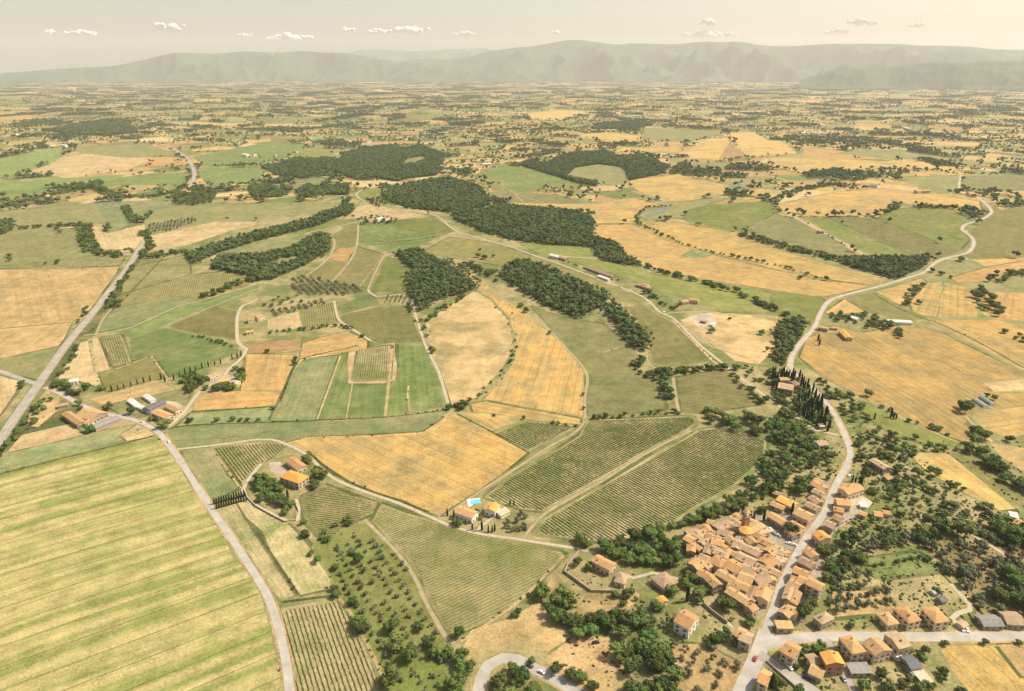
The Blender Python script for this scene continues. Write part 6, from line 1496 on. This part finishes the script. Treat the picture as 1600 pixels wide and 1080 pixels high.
for sp, nm, lab in (('broad', 'farther_trees', 'hedge trees and copses among the middle fields'), ('olive', 'farther_olive_trees', 'rows of grey-green olives in the farther groves'), ('cypress', 'farther_cypresses', 'dark cypresses in the farther rows'), ('shrub', 'undergrowth', 'low shrubs on the rough slopes')):
    gn_instances(nm, [c for c, t in SPEC[sp]], REST[sp], lab, nm.replace('_', ' '))
# undergrowth tufts on rough ground
TUFT = [('shrub', *G(rng.uniform(*bx), rng.uniform(*by)), rng.uniform(.25, .7), 'u') for bx, by, n in (((1180, 1350), (650, 800), 700), ((1290, 1600), (800, 980), 1100), ((1330, 1600), (690, 860), 800), ((500, 700), (830, 1080), 160), ((880, 1130), (850, 1080), 420), ((1200, 1450), (990, 1080), 260), ((30, 110), (560, 690), 60)) for _ in range(n)]
_NX = np.array([t[1] for t in TUFT]); _NY = np.array([t[2] for t in TUFT]); bad = np.zeros(len(TUFT), bool)
for k, P in NEARF:
    if k in ('gold', 'straw', 'vine', 'tan', 'striped', 'pave', 'light'): bad |= inside(_NX, _NY, P)
TUFT = [t for t, b in zip(TUFT, bad) if not b and off_road(t[1], t[2], 1.5) and clear_of(t[1], t[2], 1)]
gn_instances('ground_scrub', [c for c, t in SPEC['shrub']], TUFT, 'scattered tufts and low scrub on the rough ground', 'scrub')

# ------------------------------------------------------------------ vine rows
def vine_rows(P, th, idx, gap=2.6, label=None):
    ux, uy = math.cos(th), math.sin(th); nx, ny = -uy, ux
    c = [nx * p[0] + ny * p[1] for p in P]; lo, hi = min(c) + 2.5, max(c) - 2.5
    V = []; Fc = []; nv = 0; d0 = math.hypot(*P[0]); st = 1.7 if d0 < 900 else 3.0
    k = lo
    while k < hi:
        xs = []
        for i in range(len(P)):
            a, b = P[i], P[(i + 1) % len(P)]; ca, cb = c[i] - k, c[(i + 1) % len(P)] - k
            if (ca > 0) != (cb > 0):
                t = ca / (ca - cb); xs.append(ux * (a[0] + (b[0] - a[0]) * t) + uy * (a[1] + (b[1] - a[1]) * t))
        xs.sort()
        for s0, s1 in zip(xs[::2], xs[1::2]):
            s0 += 3.2; s1 -= 3.2
            if s1 - s0 < 4: continue
            n = int((s1 - s0) / st) + 1; s = np.linspace(s0, s1, n + 1)
            x = ux * s + nx * k; y = uy * s + ny * k; ok = off_roads(x, y)
            wd = .26 * rng.uniform(.5, 1.45, n + 1); h = .8 * rng.uniform(.75, 1.15, n + 1); gapm = rng.random(n + 1) < .05; h[gapm] = .25; wd[gapm] = .08
            off = rng.normal(0, .08, n + 1); x = x + nx * off; y = y + ny * off; z = hgt(x, y)
            q = np.stack([np.stack([x - nx * wd, y - ny * wd, z - .1], 1), np.stack([x - nx * wd * 1.1, y - ny * wd * 1.1, z + h * .8], 1), np.stack([x + nx * wd * .3, y + ny * wd * .3, z + h], 1), np.stack([x + nx * wd, y + ny * wd, z - .1], 1)], 1)
            V.append(q.reshape(-1, 3)); i = np.arange(n)[:, None] * 4 + nv
            i = i[(ok[:-1] & ok[1:])]
            for j in range(3): Fc.append(np.concatenate([i + j, i + j + 1, i + 4 + j + 1, i + 4 + j], 1))
            nv += (n + 1) * 4
        k += gap
    me = mesh_np('vine_rows', np.concatenate(V), np.concatenate(Fc), M_VINE); o = link('vine_rows', me)
    tag(o, label, 'vine rows', kind='stuff')
def off_roads(x, y):
    ok = np.ones(len(x), bool)
    cx, cy = x.mean(), y.mean(); r = math.hypot(x[-1] - x[0], y[-1] - y[0]) / 2 + 30
    for a in RA[(np.abs(RA[:, 0] - cx) < r + 40) & (np.abs(RA[:, 1] - cy) < r + 40)]:
        dx, dy = a[2] - a[0], a[3] - a[1]; L = dx * dx + dy * dy + 1e-6; t = np.clip(((x - a[0]) * dx + (y - a[1]) * dy) / L, 0, 1)
        ok &= (x - a[0] - t * dx) ** 2 + (y - a[1] - t * dy) ** 2 > (a[4] + 1.5) ** 2
    return ok
VLAB = ['small striped vineyard beside the highway', 'square vineyard plot set among the green strips', 'dark vineyard wedge beside the big golden field', 'broad vineyard above the diagonal dirt track', 'broad vineyard below the diagonal dirt track', 'vineyard below the villa and the gravel road', 'large fan-shaped vineyard below the gravel road', 'steep striped vineyard at the lower edge', 'small brown vineyard left of the villa']
for P, th, i in VINEYARDS: vine_rows(P, th, i, 2.6, VLAB[i % len(VLAB)])
# ------------------------------------------------------------------ mountains
M_MTN = simple('mountain_forest', (.016, .045, .020), (.065, .10, .045), .0011, det=9.0)
def fractal(x, y, seed, lam0=5200.0, octv=6):
    g = np.random.default_rng(seed); z = 0
    for o in range(octv):
        l = lam0 / 1.9 ** o; am = .5 ** o
        n = 0
        for _ in range(4):
            a = g.uniform(0, 6.283); ph = g.uniform(0, 6.283); q = l * g.uniform(.7, 1.4)
            n = n + np.sin(6.283 * (x * math.cos(a) + y * math.sin(a)) / q + ph + 1.2 * np.sin(6.283 * (x * math.sin(a) - y * math.cos(a)) / q / 1.7 + ph * 3))
        z = z + am * (1 - np.abs(n) / 2.0)
    return z / 1.9
def mountain(name, pts, D, depth, seed, base=0.0, label=None):
    """a range whose crest follows the photo's skyline at distance D"""
    n = 420; px = np.linspace(pts[0][0], pts[-1][0], n)
    py = np.interp(px, [p[0] for p in pts], [p[1] for p in pts])
    py = np.convolve(np.pad(py, 4, 'edge'), np.ones(9) / 9, 'valid')
    rows = 60; v = np.linspace(0, 1, rows)[None, :]
    R_ = np.array([ray(a, b) for a, b in zip(px, py)]); L = np.hypot(R_[:, 0], R_[:, 1]); ax = (R_[:, 0] / L)[:, None]; ay = (R_[:, 1] / L)[:, None]
    H0 = (CAM_H + R_[:, 2] / L * D)[:, None]
    r = D - depth * .7 + depth * v; X = ax * r; Y = ay * r
    t = np.clip(v / .7, 0, 1); k = t * t * (3 - 2 * t) * .6 + .4 * t ** 2.2
    k = np.where(v > .7, 1 - ((v - .7) / .3) ** 1.5 * .7, k) + 0 * X
    ns = fractal(X, Y, seed); ww = np.clip(t * (1 - t) * 4, 0, 1) + 0 * X
    Z = base + (H0 - base) * (k * (1 - .12 * ww) + (ns - .5) * 1.0 * ww)
    Z = np.minimum(Z, base + (H0 - CAM_H) * (r / D) * (1 - .02 * (1 - t)) + CAM_H - base)
    Z = Z - 70 * (1 - t) ** 2 + (ns - .5) * 110 * (1 - t)
    Z[:, 0] -= 120
    V = np.stack([X, Y, Z], 2).reshape(-1, 3)
    i = np.arange(n - 1)[:, None] * rows + np.arange(rows - 1)[None, :]; i = i.ravel()
    Fc = np.stack([i, i + rows, i + rows + 1, i + 1], 1)
    o = link(name, mesh_np(name, V, Fc, M_MTN, smooth=True)); tag(o, label, kind='structure')
mountain('mountains', [(-250, 124), (-60, 119), (40, 112), (100, 107), (180, 103), (210, 97), (250, 87), (280, 82), (330, 84), (385, 80), (400, 81), (440, 82), (470, 79), (495, 82), (540, 82), (560, 86), (600, 93), (640, 100), (700, 108)], 27000, 7000, 1)
mountain('mountains', [(520, 90), (560, 78), (600, 77), (640, 80), (690, 78), (720, 76), (760, 75), (800, 84), (860, 90)], 36000, 6000, 2)
mountain('mountains', [(560, 112), (600, 104), (650, 92), (700, 93), (730, 90), (760, 80), (800, 75), (840, 71), (880, 63), (900, 61), (930, 65), (960, 70), (990, 67), (1020, 68), (1060, 69), (1100, 64), (1130, 66), (1155, 64), (1190, 71), (1230, 72), (1280, 69), (1330, 68), (1400, 68), (1440, 71), (1480, 71), (1520, 73), (1550, 77), (1600, 78), (1800, 80)], 25500, 7000, 3)
mountain('mountains', [(1250, 125), (1275, 118), (1300, 108), (1322, 101), (1345, 107), (1370, 106), (1400, 105), (1440, 98), (1465, 96), (1500, 99), (1540, 95), (1600, 96), (1800, 92)], 16500, 3800, 4)
# ------------------------------------------------------------------ clouds: small cumulus far beyond the haze
m_, ns_, ls_, b_ = newmat('cloud_vapour'); b_.inputs['Base Color'].default_value = (.72, .70, .68, 1); b_.inputs['Roughness'].default_value = 1; b_.inputs['Specular IOR Level'].default_value = 0; M_CLOUD = m_
CL = [((265, 42), 40, 16, 'single round cloud over the left horizon'), ((128, 53), 44, 11, 'flat cloud left of the single round one'), ((76, 51), 16, 9, 'small cloud at the far left'), ((382, 55), 24, 7, 'thin small cloud right of the single round one'),
      ((455, 60), 74, 14, 'long low cloud above the left mountains'), ((545, 48), 20, 12, 'small puff left of the twin clouds'), ((592, 50), 42, 12, 'left one of the twin clouds at the centre'), ((644, 48), 54, 18, 'brightest cloud, right one of the twins'),
      ((726, 54), 42, 10, 'cloud right of the twin clouds'), ((868, 52), 16, 8, 'tiny cloud above the highest mountain'), ((1107, 36), 24, 12, 'upper puff over the right mountains'), ((1105, 55), 90, 14, 'wide cloud bank on the crest of the right mountains'),
      ((1347, 36), 42, 12, 'streaky white cloud at the upper right'), ((1432, 40), 20, 8, 'faint small cloud at the far right'), ((1308, 50), 36, 11, 'faint cloud between the cloud bank and the streaky cloud')]
for (px, py), wpx, hpx, lab in CL:
    g = np.random.default_rng(int(px)); D = 52000.0; dx, dy, dz = ray(px, py); L = math.hypot(dx, dy); k = D / FPX / L * 1.0
    c = np.array([dx / L * D, dy / L * D, CAM_H + dz / L * D]); V = []; Fc = []; rt = np.array([dy / L, -dx / L, 0.0]); fw = np.array([dx / L, dy / L, 0.0])
    Wd = wpx * D / FPX * 1.0; Hh = hpx * D / FPX
    nb = max(8, int(wpx / hpx * 9))
    for b in range(nb):
        t = g.uniform(-.5, .5); r = Hh * g.uniform(.12, .42) * (1 - abs(t) * 1.1); cc = c + rt * Wd * t * .85 + fw * g.uniform(-.25, .25) * Hh + np.array([0, 0, (g.uniform(-.25, .25) * (1 - abs(t)) ) * Hh])
        o = len(V); U, Wn = 10, 7
        for j in range(Wn + 1):
            for i in range(U):
                s = g.uniform(.85, 1.15); a = math.pi * j / Wn; q = 6.2832 * i / U
                V.append(cc + r * s * (rt * math.sin(a) * math.cos(q) * 1.25 + fw * math.sin(a) * math.sin(q) + np.array([0, 0, math.cos(a) * (.8 if math.cos(a) > 0 else .45)])))
        for j in range(Wn):
            for i in range(U): Fc.append([o + j * U + i, o + (j + 1) * U + i, o + (j + 1) * U + (i + 1) % U, o + j * U + (i + 1) % U])
    ob = link('cloud', mesh_np('cloud', V, Fc, M_CLOUD, smooth=True)); tag(ob, lab, 'cloud', 'small clouds along the horizon')
# ------------------------------------------------------------------ haze
HX, HY0, HY1, HZ0, HZ1 = 42000.0, -2500.0, 42000.0, -75.0, 1900.0
m_, ns_, ls_, b_ = newmat('haze_air'); ns_.remove(b_)
pv = ns_.new('ShaderNodeVolumePrincipled'); pv.inputs['Color'].default_value = (.88, .88, .86, 1); pv.inputs['Density'].default_value = HAZE_DENS; pv.inputs['Anisotropy'].default_value = .15
ls_.new(pv.outputs[0], ns_['Material Output'].inputs['Volume'])
V, Fc, mi = boxes([((-HX, HX, HY0, HY1, HZ0, HZ1), 0)])
hz = link('haze', mesh_np('haze', V, Fc, m_)); tag(hz, 'pale summer haze filling the air over the plain', 'haze', kind='stuff')
